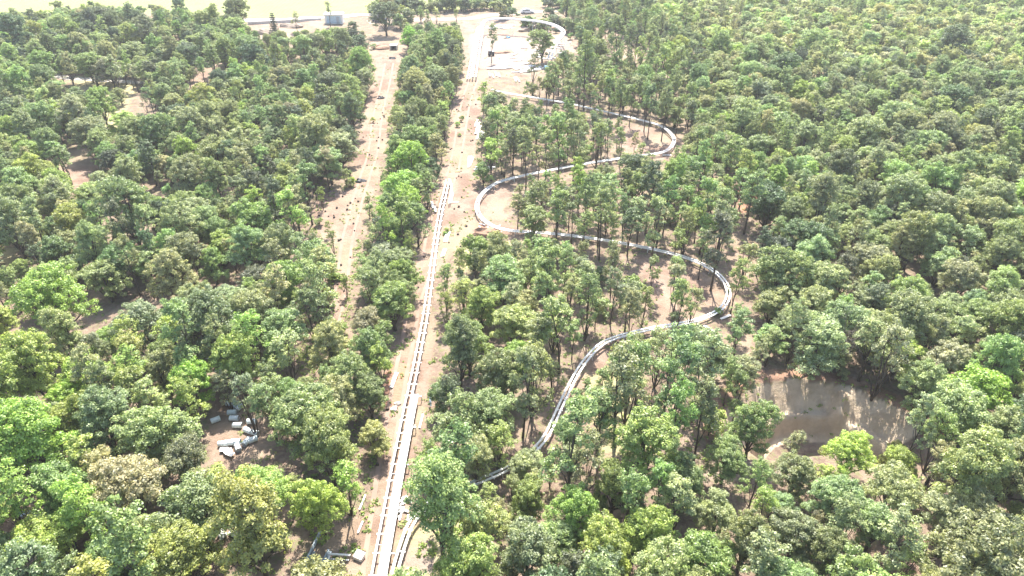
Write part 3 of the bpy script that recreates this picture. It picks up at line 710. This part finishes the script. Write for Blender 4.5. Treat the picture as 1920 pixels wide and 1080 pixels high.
# trees read off the picture: crown centre px, radius px, kind, colour
T = """60 832 84 broad Y;150 688 66 broad Y;195 790 66 broad G;285 795 74 broad G;350 860 55 dome G;235 905 80 broad P;372 905 36 wispy P;478 905 66 broad Y;470 975 80 tall Y;595 938 66 broad Y;560 775 72 broad G;612 835 66 broad G;
700 808 40 dome P;655 700 60 broad G;55 1010 62 broad Y;122 985 52 dome Y;262 1000 70 broad G;335 1045 80 broad Y;205 1065 56 dome G;460 745 40 wispy P;420 715 30 wispy P;622 650 56 broad P;95 555 72 broad Y;60 640 50 dome P;38 700 46 dome P;
118 735 56 broad Y;240 390 66 broad G;332 420 58 broad P;470 410 50 dome G;520 452 44 broad P;520 520 38 dome Y;592 520 44 wispy P;320 500 58 broad P;400 602 78 broad G;262 592 66 broad P;480 580 60 broad P;520 612 58 dome G;190 512 50 dome G;105 470 50 dome D;
182 28 30 broad D;442 17 32 broad G;25 62 38 broad D;820 935 76 tall P;893 858 44 broad P;985 862 38 broad P;905 985 58 dome P;988 938 34 dome Y;1045 1000 58 broad P;878 1062 80 broad Y;1082 958 66 broad Y;1135 1010 74 broad Y;1215 1005 60 broad Y;1222 800 62 tall Y;
1070 808 50 slender G;1105 850 48 wispy P;1150 915 50 dome G;1285 895 46 dome G;912 765 58 broad P;940 700 58 broad G;930 490 48 dome G;1002 405 40 broad G;902 560 52 broad Y;962 600 52 broad P;880 640 56 broad G;962 682 56 broad Y;830 735 38 dome G;830 790 34 wispy P;
742 480 42 broad G;755 520 40 dome Y;690 600 50 dome P;695 655 48 broad G;690 730 50 broad G;772 305 46 broad Y;792 82 28 dome G;1412 800 48 broad G;1365 855 46 broad G;1605 835 56 broad Y;1680 900 62 broad P;1560 925 56 broad P;1650 975 56 broad P;
1500 985 62 broad G;1560 1035 58 broad G;1312 1035 70 broad Y;1402 1005 66 broad G;1345 955 46 dome P;1830 875 84 broad P;1802 785 60 broad P;1882 800 60 broad P;1765 850 40 wispy P;1832 965 60 broad P;1510 1065 30 dome P;1790 965 52 broad P;1885 1005 60 broad D;
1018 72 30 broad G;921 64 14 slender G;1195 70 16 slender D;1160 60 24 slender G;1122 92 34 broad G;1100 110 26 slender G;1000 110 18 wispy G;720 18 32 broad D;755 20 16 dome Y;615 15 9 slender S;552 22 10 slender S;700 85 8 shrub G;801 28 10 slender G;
1790 68 46 dome D;1665 98 32 shrub D;1530 70 38 dome P;1240 640 46 wispy P;1190 660 34 wispy G;1340 660 48 broad P;1290 660 36 wispy G;1390 690 40 broad P;1300 560 26 wispy P;905 760 40 dome G;1460 505 60 broad G;1540 520 56 broad P;1480 595 42 broad G;1585 600 50 broad P;
1560 760 10 shrub P;1500 812 22 wispy P;1870 680 66 broad P;1790 660 60 broad P;1690 660 46 broad Y;1700 560 52 broad P;1800 520 50 broad P;1760 440 50 broad P;1880 480 46 broad G;1640 480 50 broad P;300 700 50 dome G;350 720 50 broad Y;640 160 28 broad G;
560 750 50 broad G;500 690 36 wispy G;440 640 50 broad G;1180 550 24 slender P;1150 530 26 slender P;1105 520 26 slender P;1060 490 20 slender P;1000 350 24 slender G;985 220 22 dome P;930 190 24 dome P;905 175 16 wispy Y;900 300 16 wispy P;995 50 8 shrub D;1012 51 9 shrub D;1028 53 8 shrub G;1042 56 7 shrub D;980 49 6 shrub G;1070 66 9 shrub G;1080 58 9 shrub D"""
trees = []   # dict(x,y,kind,s,col,hand)
def cr_px(kind, s, d): return PROTO[kind][0]['R'] * s * F / d
def add_tree(x, y, kind, s, col, hand=False):
    trees.append(dict(x=x, y=y, kind=kind, s=s, col=col, hand=hand))
for ln in T.replace('\n', '').split(';'):
    u, v, r, k, c = ln.split(); u, v, r = float(u), float(v), float(r)
    pr = PROTO[k][0]; s = 1.0
    for _ in range(6):
        p = P(u, v, pr['zc'] * s); d = proj(*p)[2]; s = min(1.55, max(.5, r * (1.0 if v > 760 else .88) * d / F / (pr['R'] * 1.0)))
    add_tree(p[0], p[1], k, s, c, True)
# lean fill over the wood
def in1(u, v, p):
    c = False; x1, y1 = p[-1]
    for x2, y2 in p:
        if (y1 > v) != (y2 > v) and u < (x2 - x1) * (v - y1) / (y2 - y1) + x1: c = not c
        x1, y1 = x2, y2
    return c
def any_poly(u, v, polys): return any(in1(u, v, p) for p in polys)
rf = random.Random(21); grid = {}
def near_(x, y, d):
    ix, iy = int(x // 8), int(y // 8)
    for a in range(ix-1, ix+2):
        for b in range(iy-1, iy+2):
            for (px, py, pr) in grid.get((a, b), ()):
                if (px-x)**2 + (py-y)**2 < (d * (pr)) ** 2: return True
    return False
def put(x, y, rad): grid.setdefault((int(x // 8), int(y // 8)), []).append((x, y, rad))
for t in trees: put(t['x'], t['y'], PROTO[t['kind']][0]['R'] * t['s'] * 1.25 if t['kind'] in ('broad', 'tall', 'dome') else PROTO[t['kind']][0]['R'] * t['s'])
tr_pts = down[::3] + lift[::3] + loop[::3]
BLOCK = BARE + [PITPOLY, [(880,55),(1060,60),(1080,90),(1000,120),(900,140)], [(465,30),(690,24),(700,50),(470,60)], [(100,138),(272,146),(272,156),(100,152)], [(690,30),(1060,18),(1060,36),(690,44)],
        [(385,672),(425,672),(425,700),(385,700)], [(1300,870),(1390,850),(1520,870),(1520,915),(1400,930),(1310,920)]]
TPX = [proj(*q)[:2] for q in down[::2] + loop[::2] if proj(*q)[1] < 940]
STRICT = BARE[:2] + [BARE[3], BARE[4], BARE[13]] + [PITPOLY, BARE[12], BARE[14], BARE[17], [(465,28),(700,22),(770,34),(770,44),(690,50),(470,62)], [(690,30),(1060,14),(1060,34),(690,46)], [(880,34),(1064,38),(1064,68),(880,68)], [(105,128),(270,134),(270,166),(105,164)]]
KEEP = [t for t in [P(u, v) for u, v in DOWN]]
for _ in range(60000):
    y = 18 + 255 * rf.random() ** .8; hw = (y * math.cos(PITCH) + CAM_H * math.sin(PITCH)) * .80 + 6
    x = rf.uniform(-hw, hw)
    z = float(height(x, y)); ub, vb, d = proj(x, y, z)
    if any_poly(ub, vb, FIELD): continue
    scrub = any_poly(ub, vb, SCRUB); sparse = any_poly(ub, vb, SPARSE)
    rr = rf.random()
    if scrub: kind, s, dist = ('shrub', rf.uniform(.8, 1.7), 1.0) if rr < .72 else ('dome' if rr < .86 else 'wispy', rf.uniform(.55, .95), 1.0); dist = 3.0 if kind == 'shrub' else 4.2
    elif sparse: kind = 'slender' if rr < .6 else ('wispy' if rr < .85 else ('shrub' if rr < .93 else 'dome')); s = rf.uniform(.75, 1.1); dist = 2.9
    else: kind = 'broad' if rr < .42 else ('dome' if rr < .68 else ('wispy' if rr < .84 else ('slender' if rr < .95 else 'tall'))); s = rf.uniform(.55, .98); dist = 4.4
    if kind == 'tall' : s *= .85
    dn = math.sin(x*.13 + 2*math.sin(y*.06)) + math.sin(y*.17 + 1.5*math.sin(x*.09+1)) + .6*math.sin(x*.31-y*.23)
    if vb > 690: s *= 1.25
    if not sparse and dn < (-1.0 if ub < 700 and vb < 800 else -2.1) and rf.random() < .996: continue
    pr = PROTO[kind][0]; rad = pr['R'] * s; SPF = rf.choice((.65, 1.0, 1.5)) if sparse else rf.choice((.5, .56, .64, .9) if vb < 700 else (.52, .56, .6))
    ok = True
    ix, iy = int(x // 8), int(y // 8)
    for a in range(ix-1, ix+2):
        for b in range(iy-1, iy+2):
            for (px, py, prr) in grid.get((a, b), ()):
                dd = (rad + prr) * SPF
                if (px-x)**2 + (py-y)**2 < dd * dd: ok = False; break
            if not ok: break
        if not ok: break
    if not ok: continue
    thin = any_poly(ub, vb, BARE[6:9]) and kind in ('slender', 'wispy')
    if any_poly(ub, vb, BLOCK) and not thin: continue
    uc, vc, dc = proj(x, y, z + pr['zc'] * s); ut, vt, _d = proj(x, y, z + pr['H'] * s * .95)
    rp = rad * F / dc * .6
    pts5 = ((uc, vc), (ut, vt), (uc - rp, vc), (uc + rp, vc))
    if any(any_poly(a, b, STRICT) for a, b in pts5 + ((uc - rp*1.35, vc + rp*.5), (uc + rp*1.35, vc + rp*.5))): continue
    if any_poly(ut, vt + 6, FIELD) and rf.random() < .995: continue
    hits = sum(any_poly(a, b, BLOCK) for a, b in pts5)
    if hits >= (1 if rf.random() < .99 else 2) and not thin: continue
    vb2 = proj(x, y, z + pr['H'] * s * (.36 if kind in ('slender', 'tall') else .2))[1]; rp2 = rp * 1.6 + 2
    if any(abs(a - uc) < rp2 and vt - 3 < b < vb2 for a, b in TPX) and rf.random() < (1.0 if kind in ('broad', 'dome', 'tall') else .996): continue
    md = min((q[0]-x)**2 + (q[1]-y)**2 for q in tr_pts) ** .5
    if md < (1.4 if kind in ('slender', 'wispy', 'shrub') else rad * .8): continue
    # trees standing just in front of the winding track mostly stay low or thin there
    cov = min(abs(q[0]-x)*.8 + (3 if q[1] < y else 0) + (0 if q[1]-y < pr['H']*s*1.25 else 9) for q in KEEP) if sparse else 9
    if sparse and cov < 1.2 and rf.random() < .5: continue
    lo = vb > 640
    q = rf.random()
    if scrub: col = 'S' if q < .55 else ('P' if q < .85 else 'Y')  # S: pale scrub leaves, with the sun glare also put into their colour
    elif lo and ub < 760: col = 'Y' if q < .45 else ('G' if q < .75 else 'P')
    elif ub < 760: col = 'G' if q < .4 else ('P' if q < .75 else ('Y' if q < .86 else 'D'))
    elif ub < 1330: col = 'G' if q < .5 else ('P' if q < .8 else ('Y' if q < .88 else 'D'))
    else: col = 'P' if q < .6 else ('G' if q < .85 else ('Y' if q < .92 else 'D'))
    add_tree(x, y, kind, s, col); put(x, y, rad)
RD = [(465,28),(640,26),(700,22),(700,44),(470,62)]
def below():
    for _ in range(30000):
        y = 20 + 235 * rf.random() ** .85; hw = (y * math.cos(PITCH) + CAM_H * math.sin(PITCH)) * .80 + 5; x = rf.uniform(-hw, hw)
        z = float(height(x, y)); ub, vb, d = proj(x, y, z)
        if any_poly(ub, vb, FIELD) or any_poly(ub, vb, BLOCK): continue
        sparse = any_poly(ub, vb, SPARSE)
        dn = math.sin(x*.13 + 2*math.sin(y*.06)) + math.sin(y*.17 + 1.5*math.sin(x*.09+1)) + .6*math.sin(x*.31-y*.23)
        if not sparse and dn < -1.15 and vb < 800: continue
        kind = ('slender' if rf.random() < .5 else 'wispy') if sparse else rf.choice(('dome', 'wispy', 'wispy', 'broad'))
        s = rf.uniform(.5, .8) if sparse else rf.uniform(.42, .66); pr = PROTO[kind][0]; rad = pr['R'] * s
        if any((px-x)**2 + (py-y)**2 < ((rad + prr) * (.62 if not sparse else .75)) ** 2 for a in (-1, 0, 1) for b in (-1, 0, 1) for (px, py, prr) in grid.get((int(x // 8) + a, int(y // 8) + b), ())): continue
        uc, vc, dc = proj(x, y, z + pr['zc'] * s); ut, vt, _d = proj(x, y, z + pr['H'] * s); rp = rad * F / dc * .8; vl = proj(x, y, z + pr['H'] * s * .3)[1]
        if in1(ut, vt + 4, FIELD[0]): continue
        if any(any_poly(a, b, STRICT) for a, b in ((uc, vc), (ut, vt), (uc - rp, vc), (uc + rp, vc))): continue
        if any(abs(a - uc) < rp + 2 and vt - 3 < b < vl for a, b in TPX): continue
        if min((q[0]-x)**2 + (q[1]-y)**2 for q in tr_pts) < 2.2: continue
        add_tree(x, y, kind, s, rf.choice('GPPG' if vb < 640 else 'GYPPG')); put(x, y, rad)
below()
# hedge by the road and field edge
for (u0, v0, u1, v1, n) in [(700,23,1060,15,70),(1050,18,1270,4,24),(690,26,740,28,6),(630,64,770,52,26),(930,34,1050,44,10),(975,50,1062,58,14),(250,34,440,38,12),(30,44,170,46,12),(1060,60,1110,66,8),(1280,-2,1700,-20,30),(480,40,610,26,0),(1110,45,1240,80,16)]:
    for k in range(n):
        f = (k + rf.random()) / n; p = P(u0 + (u1-u0)*f, v0 + (v1-v0)*f + rf.uniform(-3, 3)); kk = 'shrub' if rf.random() < .72 else 'dome'
        ss = rf.uniform(.8, 1.6) if kk == 'shrub' else rf.uniform(.4, .65)
        if v0 in (34, 44): kk = 'shrub'
        tu, tv, _ = proj(p[0], p[1], PROTO[kk][0]['H'] * ss); bu, bv, _ = proj(p[0], p[1], .5)
        if any(a < u_ < b and (c < q < d) for (a, b, c, d) in ((600, 652, 18, 48), (696, 730, 28, 42), (968, 1010, 12, 30)) for u_ in (tu-8, tu, tu+8) for q in (tv+3, bv)): continue
        if any(in1(u_, q, RD) for u_ in (bu,) for q in (tv+4, bv)) : continue
        add_tree(p[0], p[1], kk, ss, rf.choice('GDDPG'))
# scrub creeping in from the borders of the left clearing
for k in range(20):
    v = rf.uniform(300, 690); e_ = rf.random() < .5
    u = (np.interp(v, [300, 360, 400, 480, 560, 640, 690], [665, 652, 590, 628, 622, 612, 600]) if e_ else np.interp(v, [300, 360, 440, 520, 610, 690], [716, 702, 680, 656, 638, 604])) + rf.uniform(-6, 10)
    p = P(float(u), v); kk = 'wispy' if rf.random() < .35 else 'shrub'; add_tree(p[0], p[1], kk, rf.uniform(.3, .5) if kk == 'wispy' else rf.uniform(.3, .6), rf.choice('GPY'))
# undergrowth bushes in the open strips
for (u, v) in [(868,222),(866,228),(858,238),(862,255),(838,437),(835,440),(700,230),(1085,745),(1100,750),(1110,760),(1120,740),(785,870),(800,862),(1345,590),(1100,725),(1265,600)]:
    p = P(u, v); add_tree(p[0], p[1], 'shrub', rf.uniform(.25, .42), 'Y' if v < 460 else 'G')

# choose the trees that show largest: own objects; the rest: one object
for i, t in enumerate(trees):
    pr = PROTO[t['kind']][0]; t['i'] = i; t['rz'] = rf.uniform(0, 6.28); t['z'] = float(height(t['x'], t['y'])) - .05; t['v'] = rf.randrange(len(PROTO[t['kind']]))
    u, v, d = proj(t['x'], t['y'], t['z'] + pr['zc']*t['s']); t['u'], t['pv'] = u, v; t['px'] = pr['R']*t['s']*F/d
    t['in'] = -t['px']*.6 < u < W0 + t['px']*.6 and -t['px']*.6 < v < H0 + t['px'] * .6
vis = sorted([t for t in trees if t['in'] and t['kind'] != 'shrub'], key=lambda t: -t['px'] * (1.0 if t['kind'] in ('broad', 'dome', 'tall') else 1.25) * (3 if t['hand'] and t['px'] < 30 else 1))
own = vis[:298]
shr = sorted([t for t in trees if t['in'] and t['kind'] == 'shrub'], key=lambda t: -t['px'])[:150]
ownid = {t['i'] for t in own + shr}
print('TREES', len(trees), 'in view', len(vis), 'shrubs', sum(t['kind'] == 'shrub' for t in trees))
LM = [('pale drums', 445, 800), ('panels in deep shade', 403, 686), ('steel sections', 520, 960), ('pale blue strips', 65, 970), ('lift head', 840, 340), ('middle of the lift track', 795, 600), ('start of the conveyor cover', 770, 735),
      ('conveyor cover', 735, 900), ('scrap heap', 755, 955), ('left hairpin', 895, 385), ('upper right hairpin', 1264, 262), ('lower right hairpin', 1366, 550), ('last track bend', 1125, 650), ('gravel path', 190, 150),
      ('middle of the left clearing', 690, 300), ('foot of the left clearing', 610, 650), ('bare patch far left', 140, 310), ('dug bowl', 1520, 850), ('bottom edge dirt ramp', 1700, 1040), ('bare slip below the lower hairpin', 1400, 620),
      ('site cabin', 627, 45), ('raised loop', 980, 60), ('scattered beam pile', 985, 130), ('small brush heap', 714, 184), ('top of the winding track', 925, 170), ('pale grass on the left edge', 10, 480),
      ('middle wood', 1150, 320), ('middle track crossing', 1150, 452), ('dirt strip behind the lower hairpin', 1410, 480), ('track end under the oaks', 900, 905), ('white car', 989, 22)]
LMW = [(n, P(u, v)) for n, u, v in LM]
FORM = {'broad': 'broad oak', 'dome': 'low round oak', 'tall': 'tall oak', 'slender': 'slender oak', 'wispy': 'wispy young oak', 'shrub': 'bush'}
def ordn(n):
    W = ['nearest', 'second nearest', 'third nearest', 'fourth nearest', 'fifth nearest', 'sixth nearest', 'seventh nearest', 'eighth nearest', 'ninth nearest', 'tenth nearest', 'eleventh nearest', 'twelfth nearest']
    return W[n] if n < len(W) else '%dth nearest' % (n + 1)
bins = {}
for t in own + shr:
    nm, p = min(LMW, key=lambda q: (q[1][0]-t['x'])**2 + (q[1][1]-t['y'])**2); dx, dy = t['x']-p[0], t['y']-p[1]
    side = ('right of' if dx > 0 else 'left of') if abs(dx) > abs(dy) else ('behind' if dy > 0 else 'in front of')
    bins.setdefault((FORM[t['kind']], t['col'], side, nm), []).append((dx*dx + dy*dy, t))
for (form, c, side, nm), lst in bins.items():
    lst.sort(key=lambda q: q[0])
    for k, (_, t) in enumerate(lst):
        t['label'] = f"{ordn(k)} {COLS[c][1]} {form} {side} the {nm}"
        if len(t['label'].split()) > 15: t['label'] = t['label'].replace('in front of', 'before')
def jit(c, rg, a=.12): return tuple(x * rg.uniform(1-a, 1+a) for x in c) + (1,)
src = {}
for t in own + shr:
    pr = PROTO[t['kind']][t['v']]
    bush = t['kind'] == 'shrub'
    e = empty('bush' if bush else 'oak_tree', (t['x'], t['y'], t['z']), t['rz']); s = t['s']; e.scale = (s * rf.uniform(.82, 1.14), s * rf.uniform(.82, 1.14), s * rf.uniform(.85, 1.22))
    e.rotation_euler = (rf.uniform(-.05, .05), rf.uniform(-.05, .05), t['rz'])
    tag(e, t['label'], 'bush' if bush else 'tree', 'bushes in the clearings and hedges' if bush else 'oak trees of the wood')
    tk = link('stem' if bush else 'trunk', pr['trunk'], e); cr = link('crown', pr['crown'], e); cr.color = jit(COLS[t['col']][0], rf)
    src.setdefault((t['kind'], t['v']), []).append((t['col'], tk, cr))
# bare dead trees
def dead_mesh(seed):
    rg = np.random.RandomState(seed); mb = MB()
    def br(p, d, L, r, dep):
        pts = [p]
        for k in range(4):
            d = d + rg.normal(size=3) * .16; d /= np.linalg.norm(d); pts.append(pts[-1] + d * L / 4)
        mb.tube(pts, [r * (1 - .13*k) for k in range(5)], 5 if dep > 1 else 4, cap=False)
        if dep == 0: return
        for k in range(4 if dep > 1 else 5):
            nd = d + rg.normal(size=3) * .75 + np.array([0, 0, .15]); nd /= np.linalg.norm(nd)
            br(pts[rg.randint(2, 5)], nd, L * rg.uniform(.5, .75), r * .5, dep - 1)
    br(np.array([0, 0, -.1]), np.array([0, 0, 1.]), 2.6, .13, 4)
    return mb.mesh('branches', M_DEAD, True)
DM = [dead_mesh(s) for s in (3, 4)]
for k, (u, v, s, lab) in enumerate([(1560,690,1.3,'bare grey tree in the dark gap of the right-hand wood'),(1580,500,1.0,'bare grey tree between pale oaks behind the dark gap'),(1640,760,1.1,'bare grey tree right of the dug bowl'),(380,690,1.0,'bare brown tree beside the panels in deep shade'),
                                 (1470,480,.9,'bare tree near the dry dirt strip'),(1250,700,1.0,'bare tree in the sparse wood before the bowl'),(1190,90,.8,'bare tree on the east path'),(1370,400,.9,'bare tree behind the lower right hairpin'),
                                 (135,650,.9,'bare tree between the far left oaks'),(1500,90,.8,'bare tree in the far scrub'),(1650,60,.8,'bare tree highest in the far scrub'),(300,300,.8,'bare tree near the far left bare patch')]):
    o = link('dead_tree', DM[k % 2], None, P(u, v)); o.scale = (s, s, s*1.2); o.rotation_euler[2] = k; tag(o, lab, 'dead tree')
# conifer by the gravel road
def conifer():
    e = empty('pine_tree', P(519, 80)); tag(e, 'small dark pine alone below the gravel road', 'tree')
    mb = MB(); mb.tube([(0, 0, -.1), (.1, 0, 8.3)], [.2, .03], 7); cs, rr = [], []; rg = np.random.RandomState(8)
    for i in range(13):
        z = 1.9 + i * .48; L = 1.9 * (1 - i/14.5) * rg.uniform(.7, 1.1)
        for k in range(5):
            a = k * 1.26 + i * .7; q = (L*math.cos(a), L*math.sin(a), z + rg.uniform(-.1, .15)); mb.tube([(0, 0, z), q], [.04, .015], 4, cap=False)
            for f in (.5, .95): cs.append(np.array([q[0]*f, q[1]*f, z])); rr.append(.36)
    mb.obj('trunk', M_BARK, e); c = link('crown', leaf_mesh('crown', cs, rr, 28, .22, rg, .5), e); c.color = (.055, .085, .04, 1)
conifer()

# ------------------------------------------------------------------ far wood: one object, instancing the same oak shapes
rest = [t for t in trees if t['i'] not in ownid]
variants = []
for key in sorted(src):
    variants.append((key[0], '', src[key][0][1:]))
print('variants', len(variants), 'rest', len(rest))
def pick(t):
    cand = [i for i, v in enumerate(variants) if v[0] == t['kind'] and v[1] == t['col']] or [i for i, v in enumerate(variants) if v[0] == t['kind']] or [0]
    return rf.choice(cand)
pm = bpy.data.meshes.new('woodland'); pm.vertices.add(len(rest)); pm.vertices.foreach_set('co', np.array([(t['x'], t['y'], t['z']) for t in rest], np.float32).ravel())
for nm, ty, vals in (('idx', 'INT', [pick(t) for t in rest]), ('scl', 'FLOAT_VECTOR', [c for t in rest for c in (t['s']*rf.uniform(.8, 1.15), t['s']*rf.uniform(.8, 1.15), t['s']*rf.uniform(.8, 1.22))]), ('rz', 'FLOAT', [t['rz'] for t in rest])):
    a = pm.attributes.new(nm, ty, 'POINT'); a.data.foreach_set('vector' if ty == 'FLOAT_VECTOR' else 'value', vals)
wl = link('woodland', pm); tag(wl, 'mass of farther oaks and scrub filling the hillside', 'woodland', kind='stuff')
ng = bpy.data.node_groups.new('scatter', 'GeometryNodeTree')
ng.interface.new_socket('Geometry', in_out='INPUT', socket_type='NodeSocketGeometry'); ng.interface.new_socket('Geometry', in_out='OUTPUT', socket_type='NodeSocketGeometry')
gi = ng.nodes.new('NodeGroupInput'); go = ng.nodes.new('NodeGroupOutput'); jo = ng.nodes.new('GeometryNodeJoinGeometry')
def attr(nm, ty):
    n = ng.nodes.new('GeometryNodeInputNamedAttribute'); n.data_type = ty; n.inputs[0].default_value = nm
    return n.outputs[0]
ai, as_, ar = attr('idx', 'INT'), attr('scl', 'FLOAT_VECTOR'), attr('rz', 'FLOAT')
cx = ng.nodes.new('ShaderNodeCombineXYZ'); ng.links.new(ar, cx.inputs[2])
for i, (_, _, (tk, cr)) in enumerate(variants):
    cmpn = ng.nodes.new('FunctionNodeCompare'); cmpn.data_type = 'INT'; cmpn.operation = 'EQUAL'
    ng.links.new(ai, cmpn.inputs[2]); cmpn.inputs[3].default_value = i
    for ob in (tk, cr):
        oi = ng.nodes.new('GeometryNodeObjectInfo'); oi.inputs['Object'].default_value = ob; oi.inputs['As Instance'].default_value = True
        ip = ng.nodes.new('GeometryNodeInstanceOnPoints'); ng.links.new(gi.outputs[0], ip.inputs['Points']); ng.links.new(cmpn.outputs[0], ip.inputs['Selection'])
        ng.links.new(oi.outputs['Geometry'], ip.inputs['Instance']); ng.links.new(cx.outputs[0], ip.inputs['Rotation']); ng.links.new(as_, ip.inputs['Scale'])
        ng.links.new(ip.outputs[0], jo.inputs[0])
ng.links.new(jo.outputs[0], go.inputs[0])
tn = pm.attributes.new('tint', 'FLOAT_COLOR', 'POINT'); tn.data.foreach_set('color', np.array([jit(COLS[t['col']][0], rf) for t in rest], np.float32).ravel())
wl.color = (0, 0, 0, 1)
md = wl.modifiers.new('scatter', 'NODES'); md.node_group = ng

# ------------------------------------------------------------------ ground cover: weeds and low sprouts
rg = np.random.RandomState(17); cs, rr = [], []
while len(cs) < 5200:
    if rg.rand() < .5: u, v = rg.uniform(560, 920), rg.uniform(100, 1080)
    else: u, v = rg.uniform(0, 1920), rg.uniform(60, 1080)
    inb = any_poly(u, v, BARE); ing = any_poly(u, v, GRASSY + SPARSE)
    if inb and (math.sin(u*.09 + 3*math.sin(v*.03)) + math.sin(v*.11 + 2*math.sin(u*.05)) < .35 or rg.rand() < .3): continue
    if not inb and not ing and rg.rand() < .7: continue
    p = P(u, v)
    if min((p[0]-q[0])**2 + (p[1]-q[1])**2 for q in lift[::2]) < 1.5: continue
    cs.append(np.array([p[0], p[1], p[2] + .05])); rr.append(rg.uniform(.10, .38) * (.9 if inb else 1.2))
wm = leaf_mesh('weeds', cs, rr, 16, .17, rg, .8); wo_ = link('weeds', wm); wo_.color = (.27, .36, .10, 1); tag(wo_, 'low weeds and oak sprouts scattered over the open soil', 'weeds', kind='stuff')

# ------------------------------------------------------------------ haze
mb = MB(); mb.box((0, 230, 28.5), 1100, 620, 62)
hz_, nth = new_mat('haze_air'); hv = N(nth, 'ShaderNodeVolumePrincipled'); ho = N(nth, 'ShaderNodeOutputMaterial')
hv.inputs['Color'].default_value = (.95, .97, 1, 1); hv.inputs['Density'].default_value = .00034; hv.inputs['Anisotropy'].default_value = .25
nth.links.new(hv.outputs[0], ho.inputs['Volume'])
HAZE = True
if HAZE: tag(mb.obj('haze', hz_), 'thin pale summer haze over the valley', 'haze', kind='stuff')
